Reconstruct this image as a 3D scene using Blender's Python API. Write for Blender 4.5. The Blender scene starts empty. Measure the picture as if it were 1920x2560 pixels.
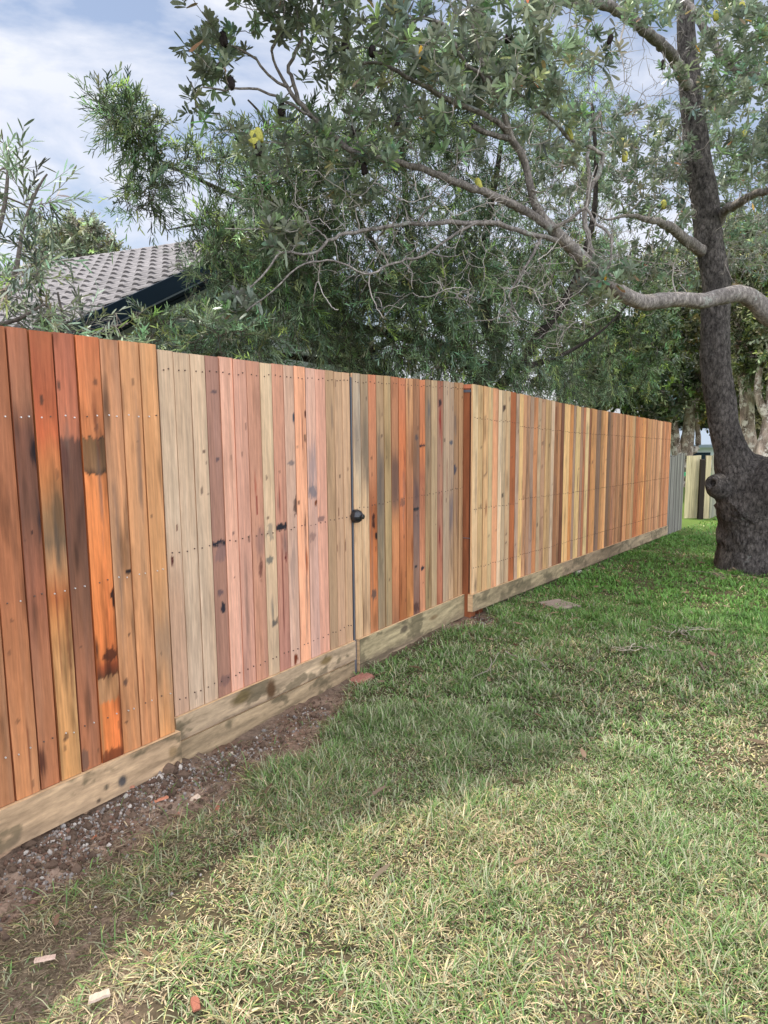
import bpy, math
import numpy as np
from mathutils import Vector

rng = np.random.default_rng(7)
R = math.radians
S = bpy.context.scene

# ------------------------------------------------------------------ camera
F, PITCH, ROLL, CH = 1775.0, R(7.6), R(-0.49), 1.55      # focal length in pixels of the 1920x2560 photograph
cam_d = bpy.data.cameras.new('camera')
cam = bpy.data.objects.new('camera', cam_d)
S.collection.objects.link(cam)
cam_d.sensor_fit = 'VERTICAL'; cam_d.sensor_height = 36.0; cam_d.lens = 36.0 * F / 2560
cam_d.clip_start = 0.05; cam_d.clip_end = 2000
fw = np.array([0, math.cos(PITCH), -math.sin(PITCH)])
up = np.array([0, math.sin(PITCH), math.cos(PITCH)])
rt = np.array([1.0, 0, 0])
r2 = math.cos(ROLL) * rt + math.sin(ROLL) * up
u2 = -math.sin(ROLL) * rt + math.cos(ROLL) * up
CAM = np.array([0, 0, CH])
from mathutils import Matrix
M = Matrix((( r2[0], u2[0], -fw[0], 0), (r2[1], u2[1], -fw[1], 0), (r2[2], u2[2], -fw[2], CH), (0, 0, 0, 1)))
cam.matrix_world = M
S.camera = cam

# ------------------------------------------------------------------ light
A = R(32.4)                                                # the fence runs this far to the right of the view
D = np.array([math.sin(A), math.cos(A), 0.0])              # along the fence
N = np.array([math.cos(A), -math.sin(A), 0.0])             # from the fence towards the lawn
OFF = 2.575
SUN_EL, SUN_DIR = R(71), (-N * 0.95 + D * 0.12)
SUN_AZ = math.atan2(SUN_DIR[0], SUN_DIR[1])                # clockwise from +Y
w = bpy.data.worlds.new('World'); S.world = w; w.use_nodes = True
nt = w.node_tree; nt.nodes.clear()
L = nt.links.new
def nd(t, **k):
    n = nt.nodes.new(t)
    for a, b in k.items(): setattr(n, a, b)
    return n
sky = nd('ShaderNodeTexSky', sky_type='NISHITA', sun_disc=False, sun_elevation=SUN_EL, sun_rotation=SUN_AZ)
sky.air_density = 1.0; sky.dust_density = 1.0
bg = nd('ShaderNodeBackground'); bg.inputs[1].default_value = 0.12
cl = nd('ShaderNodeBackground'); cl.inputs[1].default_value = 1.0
mix = nd('ShaderNodeMixShader'); out = nd('ShaderNodeOutputWorld')
tc = nd('ShaderNodeTexCoord')
mp = nd('ShaderNodeMapping'); mp.inputs['Scale'].default_value = (1.0, 1.6, 2.6); mp.inputs['Location'].default_value = (3.3, 1.1, 0.4); mp.inputs['Rotation'].default_value = (0.3, 0.5, 0.2)
n1 = nd('ShaderNodeTexNoise'); n1.inputs['Scale'].default_value = 3.4; n1.inputs['Detail'].default_value = 9; n1.inputs['Roughness'].default_value = 0.56; n1.inputs['Distortion'].default_value = 0.25
rp = nd('ShaderNodeValToRGB'); rp.color_ramp.elements[0].position = 0.36; rp.color_ramp.elements[1].position = 0.58
rp.color_ramp.elements[0].color = (0.16, 0.16, 0.16, 1); rp.color_ramp.elements[1].color = (1, 1, 1, 1)
n2 = nd('ShaderNodeTexNoise'); n2.inputs['Scale'].default_value = 1.4; n2.inputs['Detail'].default_value = 5
rc = nd('ShaderNodeValToRGB'); rc.color_ramp.elements[0].position = 0.35; rc.color_ramp.elements[1].position = 0.65
rc.color_ramp.elements[0].color = (0.68, 0.73, 0.87, 1); rc.color_ramp.elements[1].color = (0.84, 0.86, 0.93, 1)
# clouds behind the camera are boosted, added as fill light for the shaded fence
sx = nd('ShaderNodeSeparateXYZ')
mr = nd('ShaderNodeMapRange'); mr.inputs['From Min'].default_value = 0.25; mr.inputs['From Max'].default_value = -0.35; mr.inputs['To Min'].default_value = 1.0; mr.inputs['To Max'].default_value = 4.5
L(tc.outputs['Generated'], mp.inputs[0]); L(mp.outputs[0], n1.inputs['Vector']); L(mp.outputs[0], n2.inputs['Vector'])
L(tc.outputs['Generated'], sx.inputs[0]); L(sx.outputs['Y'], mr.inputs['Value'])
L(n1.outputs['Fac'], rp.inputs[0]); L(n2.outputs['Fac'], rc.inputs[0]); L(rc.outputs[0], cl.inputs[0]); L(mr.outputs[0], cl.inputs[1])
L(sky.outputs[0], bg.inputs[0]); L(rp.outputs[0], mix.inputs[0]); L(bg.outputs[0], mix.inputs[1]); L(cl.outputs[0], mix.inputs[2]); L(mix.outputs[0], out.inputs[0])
sl = bpy.data.lights.new('sun', 'SUN'); sl.energy = 4.4; sl.angle = R(1.2); sl.color = (1.0, 0.95, 0.86)
so = bpy.data.objects.new('sun', sl); S.collection.objects.link(so)
ch = math.cos(SUN_EL)
sv = Vector((math.sin(SUN_AZ) * ch, math.cos(SUN_AZ) * ch, math.sin(SUN_EL)))
so.rotation_euler = sv.to_track_quat('Z', 'Y').to_euler()
S.view_settings.view_transform = 'Standard'; S.view_settings.look = 'None'; S.view_settings.gamma = 1; S.view_settings.exposure = 0.20
S.cycles.max_bounces = 6; S.cycles.diffuse_bounces = 3; S.cycles.transparent_max_bounces = 8

# ------------------------------------------------------------------ helpers
def at(x, y, Y):
    """world point Y metres ahead of the camera that the photograph shows at pixel x, y"""
    v = fw + r2 * (x - 960) / F + u2 * (1280 - y) / F
    return CAM + v * (Y / v[1])
def W(s, q, z):
    """fence coordinates -> world: s along the fence, q towards the lawn, z up"""
    s = np.asarray(s, float); q = np.asarray(q, float); z = np.asarray(z, float)
    s, q, z = np.broadcast_arrays(s, q, z)
    o = FR[0] * (s[..., None] - FR[2]) + N0(FR) * (q[..., None] - FR[3]) + FR[4]
    o[..., 2] = z
    return o
FR = [D, N, 0.0, OFF, np.zeros(3)]
def N0(f): return f[1]
def lin(c):
    c = np.asarray(c, float) / 255.0
    return np.where(c <= 0.04045, c / 12.92, ((c + 0.055) / 1.055) ** 2.4)
def gz(s):
    s = np.asarray(s, float)
    return -0.125 - 0.0615 * np.clip(s - 5, 0, 14) - 0.0615 * 0.2 * np.clip(s - 19, 0, 60)
_lat = rng.random((256, 256))
def vn(x, y):
    x = np.asarray(x, float); y = np.asarray(y, float)
    x0 = np.floor(x).astype(int); y0 = np.floor(y).astype(int)
    fx = x - x0; fy = y - y0; fx = fx * fx * (3 - 2 * fx); fy = fy * fy * (3 - 2 * fy)
    a = _lat[x0 % 256, y0 % 256]; b = _lat[(x0 + 1) % 256, y0 % 256]; c = _lat[x0 % 256, (y0 + 1) % 256]; d = _lat[(x0 + 1) % 256, (y0 + 1) % 256]
    return (a * (1 - fx) + b * fx) * (1 - fy) + (c * (1 - fx) + d * fx) * fy
def fbm(x, y, o=4):
    t = 0; a = 0.5; n = 0
    for i in range(o):
        t = t + a * vn(x * 2 ** i + 17.3 * i, y * 2 ** i + 5.1 * i); n += a; a *= 0.5
    return t / n

def link(name, me, parent=None):
    o = bpy.data.objects.new(name, me); S.collection.objects.link(o)
    if parent is not None: o.parent = parent
    return o
def mesh_obj(name, V, faces_per, mats, parent=None, col=None, midx=None, smooth=False, fattr=None):
    """V (n,3); faces_per = list of (k, array (m,k)); col (n,3) point colours"""
    V = np.asarray(V, float)
    origin = None
    if parent is not None:
        V = V - np.array(parent.location)
    me = bpy.data.meshes.new(name)
    nv = len(V); me.vertices.add(nv); me.vertices.foreach_set('co', V.astype(np.float32).ravel())
    loops = np.concatenate([f.ravel() for f in faces_per]); tot = np.concatenate([np.full(len(f), f.shape[1]) for f in faces_per])
    me.loops.add(len(loops)); me.loops.foreach_set('vertex_index', loops.astype(np.int32))
    start = np.concatenate([[0], np.cumsum(tot)[:-1]])
    me.polygons.add(len(tot)); me.polygons.foreach_set('loop_start', start.astype(np.int32)); me.polygons.foreach_set('loop_total', tot.astype(np.int32))
    if midx is not None: me.polygons.foreach_set('material_index', np.asarray(midx, np.int32))
    me.polygons.foreach_set('use_smooth', np.full(len(tot), smooth))
    if col is not None:
        a = me.attributes.new('Col', 'FLOAT_COLOR', 'POINT')
        c4 = np.ones((nv, 4), np.float32); c4[:, :col.shape[1]] = col; a.data.foreach_set('color', c4.ravel())
    if fattr is not None:
        for k, v in fattr.items():
            a = me.attributes.new(k, 'FLOAT', 'POINT'); a.data.foreach_set('value', np.asarray(v, np.float32))
    me.update(calc_edges=True); me.validate()
    for m in (mats if isinstance(mats, (list, tuple)) else [mats]): me.materials.append(m)
    return link(name, me, parent)
def empty(name, loc, label, cat, group=None):
    o = bpy.data.objects.new(name, None); S.collection.objects.link(o); o.location = Vector([float(v) for v in loc]); o.empty_display_size = 0.2
    tag(o, label, cat, group); return o
def tag(o, label=None, cat=None, group=None, kind=None):
    if label: o['label'] = label
    if cat: o['category'] = cat
    if group: o['group'] = group
    if kind: o['kind'] = kind
    return o
class MB:
    """collects pieces of one mesh"""
    def __init__(s): s.V = []; s.Q = []; s.T = []; s.C = []; s.B = []; s.n = 0; s.mq = []; s.mt = []
    def add(s, V, quads=None, tris=None, col=(1, 1, 1), bid=0.0, mi=0):
        V = np.asarray(V, float); k = len(V)
        if quads is not None and len(quads): s.Q.append(np.asarray(quads) + s.n); s.mq.append(np.full(len(quads), mi))
        if tris is not None and len(tris): s.T.append(np.asarray(tris) + s.n); s.mt.append(np.full(len(tris), mi))
        c = np.asarray(col, float); c = np.broadcast_to(c, (k, 3)) if c.ndim == 1 else c
        s.V.append(V); s.C.append(c); s.B.append(np.full(k, bid)); s.n += k
    def build(s, name, mats, parent=None, smooth=False):
        f = []; m = []
        if s.Q: f.append(np.concatenate(s.Q)); m.append(np.concatenate(s.mq))
        if s.T: f.append(np.concatenate(s.T)); m.append(np.concatenate(s.mt))
        return mesh_obj(name, np.concatenate(s.V), f, mats, parent, np.concatenate(s.C), np.concatenate(m), smooth, {'bid': np.concatenate(s.B)})
BOXQ = np.array([[0, 3, 2, 1], [4, 5, 6, 7], [0, 1, 5, 4], [1, 2, 6, 5], [2, 3, 7, 6], [3, 0, 4, 7]])
def fbox(mb, s0, s1, q0, q1, z0, z1, col=(1, 1, 1), bid=0.0, mi=0, z0b=None, z1b=None):
    """box in fence coordinates, z0b/z1b: heights at the s1 end"""
    z0b = z0 if z0b is None else z0b; z1b = z1 if z1b is None else z1b
    P = W([s0, s1, s1, s0] * 2, [q1, q1, q0, q0] * 2, [z0, z0b, z0b, z0, z1, z1b, z1b, z1])
    mb.add(P, BOXQ, None, col, bid, mi)
def grid_q(nu, nv):
    i = np.arange(nu - 1)[:, None] * nv + np.arange(nv - 1)[None, :]
    return np.stack([i, i + nv, i + nv + 1, i + 1], -1).reshape(-1, 4)

# ------------------------------------------------------------------ materials
def mat(name, base=None, rough=0.7, attr=False, noise=None, bump=None, spec=0.3, trans=0.0, stretch=(1, 1, 1), coord='Object', bid=False, back=None, metal=0.0, nscale=8, ncontrast=(0.75, 1.2)):
    m = bpy.data.materials.new(name); m.use_nodes = True
    t = m.node_tree; t.nodes.clear(); l = t.links.new
    o = t.nodes.new('ShaderNodeOutputMaterial'); p = t.nodes.new('ShaderNodeBsdfPrincipled')
    p.inputs['Roughness'].default_value = rough; p.inputs['Specular IOR Level'].default_value = spec; p.inputs['Metallic'].default_value = metal
    c = None
    if attr:
        a = t.nodes.new('ShaderNodeAttribute'); a.attribute_name = 'Col'; c = a.outputs['Color']
    else:
        a = t.nodes.new('ShaderNodeRGB'); a.outputs[0].default_value = (*base, 1); c = a.outputs[0]
    tcn = t.nodes.new('ShaderNodeTexCoord'); vec = tcn.outputs[coord]
    if bid:
        ba = t.nodes.new('ShaderNodeAttribute'); ba.attribute_name = 'bid'
        va = t.nodes.new('ShaderNodeVectorMath'); va.operation = 'ADD'; l(vec, va.inputs[0]); l(ba.outputs['Fac'], va.inputs[1]); vec = va.outputs[0]
    mpn = t.nodes.new('ShaderNodeMapping'); mpn.inputs['Scale'].default_value = stretch; l(vec, mpn.inputs[0]); vec = mpn.outputs[0]
    if noise:
        n = t.nodes.new('ShaderNodeTexNoise'); n.inputs['Scale'].default_value = nscale; n.inputs['Detail'].default_value = 6; n.inputs['Roughness'].default_value = 0.65; l(vec, n.inputs['Vector'])
        r = t.nodes.new('ShaderNodeMapRange'); r.inputs['From Min'].default_value = 0.3; r.inputs['From Max'].default_value = 0.7; r.inputs['To Min'].default_value = ncontrast[0]; r.inputs['To Max'].default_value = ncontrast[1]; l(n.outputs['Fac'], r.inputs['Value'])
        x = t.nodes.new('ShaderNodeVectorMath'); x.operation = 'SCALE'; l(c, x.inputs[0]); l(r.outputs[0], x.inputs['Scale']); c = x.outputs[0]
    if back is not None:
        g = t.nodes.new('ShaderNodeNewGeometry'); mx = t.nodes.new('ShaderNodeMix'); mx.data_type = 'RGBA'
        l(g.outputs['Backfacing'], mx.inputs[0]); l(c, mx.inputs[6])
        y = t.nodes.new('ShaderNodeVectorMath'); y.operation = 'MULTIPLY_ADD'; l(c, y.inputs[0]); y.inputs[1].default_value = (0.6, 0.6, 0.6); y.inputs[2].default_value = back; l(y.outputs[0], mx.inputs[7]); c = mx.outputs[2]
    l(c, p.inputs['Base Color'])
    if bump:
        b = t.nodes.new('ShaderNodeBump'); b.inputs['Strength'].default_value = bump[1]; b.inputs['Distance'].default_value = bump[2]
        n = t.nodes.new('ShaderNodeTexNoise'); n.inputs['Scale'].default_value = bump[0]; n.inputs['Detail'].default_value = 5; l(vec, n.inputs['Vector']); l(n.outputs['Fac'], b.inputs['Height']); l(b.outputs[0], p.inputs['Normal'])
    if trans > 0:
        tr = t.nodes.new('ShaderNodeBsdfTranslucent'); l(c, tr.inputs['Color']); ms = t.nodes.new('ShaderNodeMixShader'); ms.inputs[0].default_value = trans
        l(p.outputs[0], ms.inputs[1]); l(tr.outputs[0], ms.inputs[2]); l(ms.outputs[0], o.inputs[0])
    else: l(p.outputs[0], o.inputs[0])
    return m
M_wood = mat('sawn_hardwood', attr=True, rough=0.62, spec=0.25, noise=True, nscale=1.0, stretch=(110, 110, 6), bid=True, bump=(1.0, 0.35, 0.004), ncontrast=(0.76, 1.16))
M_plinth = mat('treated_pine', attr=True, rough=0.75, spec=0.2, noise=True, nscale=14, stretch=(1, 1, 5), bid=True, bump=(9, 0.3, 0.004), ncontrast=(0.72, 1.2))
M_nail = mat('galvanised_nail', base=(0.75, 0.75, 0.74), rough=0.35, metal=0.6, spec=0.6)
M_nailhole = mat('rust_stained_nail', base=(0.12, 0.075, 0.055), rough=0.8)
M_post = mat('red_hardwood_post', base=(0.30, 0.095, 0.035), rough=0.65, noise=True, nscale=1, stretch=(12, 12, 1.5), bump=(20, 0.3, 0.004), ncontrast=(0.55, 1.25))
M_black = mat('black_powdercoat', base=(0.012, 0.012, 0.014), rough=0.3, spec=0.6)
M_steel = mat('painted_steel_post', base=(0.10, 0.105, 0.12), rough=0.4, spec=0.5)
M_ground = mat('soil', attr=True, rough=0.95, spec=0.1, noise=True, nscale=45, bump=(60, 0.8, 0.012), ncontrast=(0.6, 1.35))
M_grass = mat('grass_blades', attr=True, rough=0.5, spec=0.35, trans=0.22)
M_stone = mat('crushed_gravel', attr=True, rough=0.9, spec=0.15, noise=True, nscale=80)
M_chip = mat('split_hardwood_chip', attr=True, rough=0.8, spec=0.15, noise=True, nscale=3, stretch=(50, 6, 20))
M_greyfence = mat('weathered_paling', attr=True, rough=0.9, spec=0.1, noise=True, nscale=1.0, stretch=(30, 30, 1.6), bid=True, ncontrast=(0.55, 1.3))
M_tile = mat('roof_tile', attr=True, rough=0.85, spec=0.15, noise=True, nscale=7, ncontrast=(0.8, 1.15))
M_navy = mat('navy_paint', base=(0.006, 0.018, 0.032), rough=0.6, spec=0.2)
M_trim = mat('pale_trim', base=(0.22, 0.26, 0.30), rough=0.5)
M_wall = mat('greygreen_cladding', base=(0.30, 0.33, 0.29), rough=0.8, noise=True, nscale=3, ncontrast=(0.9, 1.08))
M_white = mat('white_cladding', base=(0.55, 0.58, 0.62), rough=0.6, noise=True, nscale=2, ncontrast=(0.9, 1.05))
M_bin = mat('green_bin_plastic', base=(0.01, 0.09, 0.045), rough=0.45, spec=0.4)
M_yellow = mat('banksia_spike_yellow', attr=True, rough=0.7, spec=0.2, noise=True, nscale=120, ncontrast=(0.6, 1.25))
M_cone = mat('woody_seed_cone', base=(0.028, 0.02, 0.018), rough=0.9, noise=True, nscale=60, bump=(60, 1.0, 0.01))
M_leafb = mat('banksia_leaf', attr=True, rough=0.42, spec=0.5, trans=0.22, back=(0.17, 0.19, 0.15))
M_leafc = mat('willow_leaf', attr=True, rough=0.42, spec=0.5, trans=0.38)
M_leafp = mat('small_leaf', attr=True, rough=0.55, spec=0.3, trans=0.2)
M_twig = mat('grey_twig', attr=True, rough=0.9, spec=0.1, noise=True, nscale=25, ncontrast=(0.7, 1.2))
def bark(name, c0, c1, sc, lichen=None, stretch=(1, 1, 0.5), depth=0.02, crack=0.5):
    m = bpy.data.materials.new(name); m.use_nodes = True; t = m.node_tree; l = t.links.new
    p = t.nodes['Principled BSDF']; p.inputs['Roughness'].default_value = 0.92; p.inputs['Specular IOR Level'].default_value = 0.12
    tcn = t.nodes.new('ShaderNodeTexCoord'); mp_ = t.nodes.new('ShaderNodeMapping'); mp_.inputs['Scale'].default_value = stretch; l(tcn.outputs['Object'], mp_.inputs[0])
    n = t.nodes.new('ShaderNodeTexNoise'); n.inputs['Scale'].default_value = sc; n.inputs['Detail'].default_value = 9; n.inputs['Roughness'].default_value = 0.72; l(mp_.outputs[0], n.inputs['Vector'])
    big = t.nodes.new('ShaderNodeTexNoise'); big.inputs['Scale'].default_value = 3.0; big.inputs['Detail'].default_value = 4; l(tcn.outputs['Object'], big.inputs['Vector'])
    vm = t.nodes.new('ShaderNodeVectorMath'); vm.operation = 'MULTIPLY_ADD'; vm.inputs[1].default_value = (2.2 / sc, 2.2 / sc, 2.2 / sc); l(n.outputs['Color'], vm.inputs[0]); l(mp_.outputs[0], vm.inputs[2])
    v = t.nodes.new('ShaderNodeTexVoronoi'); v.feature = 'DISTANCE_TO_EDGE'; v.inputs['Scale'].default_value = sc * 0.75; l(vm.outputs[0], v.inputs['Vector'])
    e = t.nodes.new('ShaderNodeMapRange'); e.inputs['From Max'].default_value = 0.12; e.inputs['To Min'].default_value = 1 - crack; l(v.outputs['Distance'], e.inputs['Value'])
    nn = t.nodes.new('ShaderNodeMapRange'); nn.inputs['From Min'].default_value = 0.32; nn.inputs['From Max'].default_value = 0.68; l(n.outputs['Fac'], nn.inputs['Value'])
    bb_ = t.nodes.new('ShaderNodeMapRange'); bb_.inputs['From Min'].default_value = 0.3; bb_.inputs['From Max'].default_value = 0.7; bb_.inputs['To Min'].default_value = 0.6; bb_.inputs['To Max'].default_value = 1.15; l(big.outputs['Fac'], bb_.inputs['Value'])
    mu = t.nodes.new('ShaderNodeMath'); mu.operation = 'MULTIPLY'; l(nn.outputs[0], mu.inputs[0]); l(e.outputs[0], mu.inputs[1])
    mv = t.nodes.new('ShaderNodeMath'); mv.operation = 'MULTIPLY'; l(mu.outputs[0], mv.inputs[0]); l(bb_.outputs[0], mv.inputs[1])
    r = t.nodes.new('ShaderNodeValToRGB'); r.color_ramp.elements[0].color = (*c0, 1); r.color_ramp.elements[1].color = (*c1, 1); r.color_ramp.elements[0].position = 0.05; r.color_ramp.elements[1].position = 0.85; l(mv.outputs[0], r.inputs[0])
    c = r.outputs[0]
    if lichen:
        n3 = t.nodes.new('ShaderNodeTexNoise'); n3.inputs['Scale'].default_value = 5; n3.inputs['Detail'].default_value = 8; n3.inputs['Roughness'].default_value = 0.75; l(tcn.outputs['Object'], n3.inputs['Vector'])
        r3 = t.nodes.new('ShaderNodeValToRGB'); r3.color_ramp.elements[0].position = lichen[1]; r3.color_ramp.elements[1].position = lichen[1] + 0.07; l(n3.outputs['Fac'], r3.inputs[0])
        mx = t.nodes.new('ShaderNodeMix'); mx.data_type = 'RGBA'; l(r3.outputs[0], mx.inputs[0]); l(c, mx.inputs[6]); mx.inputs[7].default_value = (*lichen[0], 1); c = mx.outputs[2]
    l(c, p.inputs['Base Color'])
    b = t.nodes.new('ShaderNodeBump'); b.inputs['Strength'].default_value = 1.0; b.inputs['Distance'].default_value = depth; l(mu.outputs[0], b.inputs['Height']); l(b.outputs[0], p.inputs['Normal'])
    return m
M_barkB = bark('banksia_bark', (0.022, 0.019, 0.017), (0.27, 0.235, 0.205), 26, ((0.30, 0.31, 0.27), 0.62), depth=0.035)
M_barkS = bark('shrub_bark', (0.08, 0.07, 0.06), (0.26, 0.21, 0.18), 60, depth=0.004)
M_barkL = bark('banksia_limb_bark', (0.10, 0.086, 0.075), (0.44, 0.385, 0.335), 30, ((0.38, 0.40, 0.34), 0.57), depth=0.01)
M_barkC = bark('dark_bark', (0.02, 0.017, 0.014), (0.12, 0.10, 0.085), 25)
M_barkP = bark('paperbark', (0.07, 0.045, 0.032), (0.58, 0.44, 0.34), 5, ((0.62, 0.54, 0.45), 0.5), stretch=(1, 1, 0.3), depth=0.03)

# ------------------------------------------------------------------ ground
def axis(lo, hi, step, far, growth=1.35):
    a = list(np.arange(lo, hi + 1e-6, step)); st = step
    while a[-1] < far: st *= growth; a.append(a[-1] + st)
    st = step
    while a[0] > -far: st *= growth; a.insert(0, a[0] - st)
    return np.array(a)
ss = axis(0.0, 9.0, 0.035, 260); qq = axis(-0.25, 3.0, 0.035, 260)
def bare(s, q):
    """0 = turf, 1 = bare soil (the dug strip along the fence, the rut at the near corner)"""
    wd = np.interp(s, [0.5, 1.2, 2.0, 2.8, 3.3, 3.7], [0.24, 0.28, 0.38, 0.36, 0.18, 0.02]) * (0.7 + 0.8 * fbm(s * 2.6, q * 2.6 + 9))
    wd = np.where(s > 3.6, 0.02 + 0.30 * np.exp(-((s - 5.25) / 0.30) ** 2), wd)
    b = np.clip((wd - q) / 0.10 + 0.5, 0, 1)
    sparse = 0.5 * np.clip((wd + np.interp(s, [1.0, 2.2, 3.2], [0.62, 0.25, 0.05]) - q) / 0.25, 0, 1) * (s < 3.8) * np.clip(0.35 + 2.2 * (fbm(s * 6 + 3, q * 6, 3) - 0.35), 0, 1)
    b = np.maximum(b, sparse)
    rut = 0.8 * np.exp(-(((s - 0.90) / 0.42) ** 2 + ((q - 0.72) / 0.34) ** 2) ** 1.5) * np.clip(0.3 + 2.4 * (fbm(s * 8 + 13, q * 8, 3) - 0.3), 0, 1)
    bl = np.clip((fbm(s * 3.1 + 4, q * 3.1, 3) - 0.56) * 9, 0, 1) * np.clip(1.5 - 0.45 * s - 0.1 * q, 0, 1)
    return np.clip(np.maximum(np.maximum(b * (q > -0.2) * (s < 13.7), rut), bl * 0.85), 0, 1)
def ground_h(s, q):
    near = np.clip(1.2 - np.hypot(s - 3, q - 1) / 12, 0, 1)
    h = gz(s) + near * (0.05 * (fbm(s * 1.3, q * 1.3) - 0.5) + 0.028 * (fbm(s * 7, q * 7 + 3, 3) - 0.5))
    b = bare(s, q)
    h = h + near * b * 0.045 * (fbm(s * 16, q * 16, 4) - 0.5) - 0.02 * b * near
    rut = np.exp(-(((s - 0.92) / 0.2) ** 2 + ((q - 0.72) / 0.13) ** 2))
    h = h + 0.06 * np.exp(-(np.maximum(q - 0.02, 0) / 0.16) ** 2) * np.clip((2.35 - s) * 4, 0, 1) * np.clip((s + 1) * 2, 0, 1) + 0.02 * np.exp(-(q / 0.1) ** 2) * (s < 13.5)
    return h - 0.07 * rut + 0.03 * np.exp(-(((s - 1.2) / 0.18) ** 2 + ((q - 0.95) / 0.15) ** 2))
SS, QQ = np.meshgrid(ss, qq, indexing='ij')
P = W(SS, QQ, ground_h(SS, QQ)).reshape(-1, 3)
b = bare(SS, QQ)[..., None]
n_a = fbm(SS * 1.7, QQ * 1.7)[..., None]; n_b = fbm(SS * 9, QQ * 9 + 30)[..., None]; n_c = fbm(SS * 4 + 60, QQ * 6, 4)[..., None]
soil = lin((138, 116, 98)) * (0.4 + 1.0 * fbm(SS * 22, QQ * 22 + 30, 4)[..., None])
zone = np.clip((3.4 - SS[..., None]) * 2, 0, 1) + np.exp(-((SS[..., None] - 5.3) / 0.3) ** 2)
rust = np.clip((n_c - 0.52) * 7, 0, 1) * np.clip(1.4 - QQ[..., None] / 0.35, 0, 1) * zone * 0.42
soil = soil * (1 - rust) + rust * lin((120, 80, 60)) * (0.25 + 1.2 * fbm(SS * 30 + 9, QQ * 30, 4)[..., None])
ash = np.clip((fbm(SS * 5, QQ * 7 + 77, 4)[..., None] - 0.53) * 8, 0, 1) * np.clip(1.3 - QQ[..., None] / 0.33, 0, 1) * zone * (0.4 + n_a)
soil = soil * (1 - ash * 0.35) + ash * 0.35 * lin((140, 124, 110)) * (0.3 + 1.2 * fbm(SS * 34 + 9, QQ * 34, 4)[..., None])
turf = lin((84, 76, 56)) * (0.45 + 1.0 * n_b) * (1 - 0.25 * n_a)
far = np.clip((np.hypot(SS, QQ)[..., None] - 9) / 8, 0, 1)
turf = turf * (1 - far) + far * lin((92, 112, 52))
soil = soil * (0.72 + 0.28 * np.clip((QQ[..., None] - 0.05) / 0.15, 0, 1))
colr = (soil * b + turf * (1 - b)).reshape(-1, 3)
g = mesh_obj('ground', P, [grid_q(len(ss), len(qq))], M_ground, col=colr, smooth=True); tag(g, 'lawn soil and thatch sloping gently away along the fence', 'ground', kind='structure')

# grass ------------------------------------------------------------
def blades(s, q, length, width, lean, az, col, bend=0.6):
    n = len(s)
    root = W(s, q, ground_h(s, q) - 0.004)
    dirv = np.stack([np.cos(az), np.sin(az), np.zeros(n)], -1)
    side = np.stack([-np.sin(az), np.cos(az), np.zeros(n)], -1)
    pts = []; cols = []
    acc = root.copy(); ang = lean.copy()
    prof = [0.8, 1.0, 0.75, 0.0]
    for k in range(4):
        if k < 3:
            wv = side * (width * prof[k] * 0.5)[:, None]
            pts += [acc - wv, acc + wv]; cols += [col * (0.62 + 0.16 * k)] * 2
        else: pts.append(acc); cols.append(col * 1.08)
        acc = acc + (dirv * np.sin(ang)[:, None] + np.array([0, 0, 1.0]) * np.cos(ang)[:, None]) * (length / 3)[:, None]
        ang = np.minimum(ang + bend * (0.4 + 0.6 * vn(s * 31, q * 31 + k)), 1.75)
    V = np.stack(pts, 1).reshape(-1, 3); C = np.stack(cols, 1).reshape(-1, 3)
    base = np.arange(n)[:, None] * 7
    Q = np.concatenate([base + np.array([0, 1, 3, 2]), base + np.array([2, 3, 5, 4])])
    T = base + np.array([4, 5, 6])
    return V, Q, T, C
def scatter(n, slo, shi, qlo, qhi):
    return rng.uniform(slo, shi, n), rng.uniform(qlo, qhi, n)
allV, allQ, allT, allC = [], [], [], []; off = 0
G = {'green': lin((106, 136, 72)), 'dull': lin((160, 162, 126)), 'straw': lin((224, 204, 164)), 'lush': lin((98, 140, 60)), 'yellow': lin((196, 186, 118))}
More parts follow.
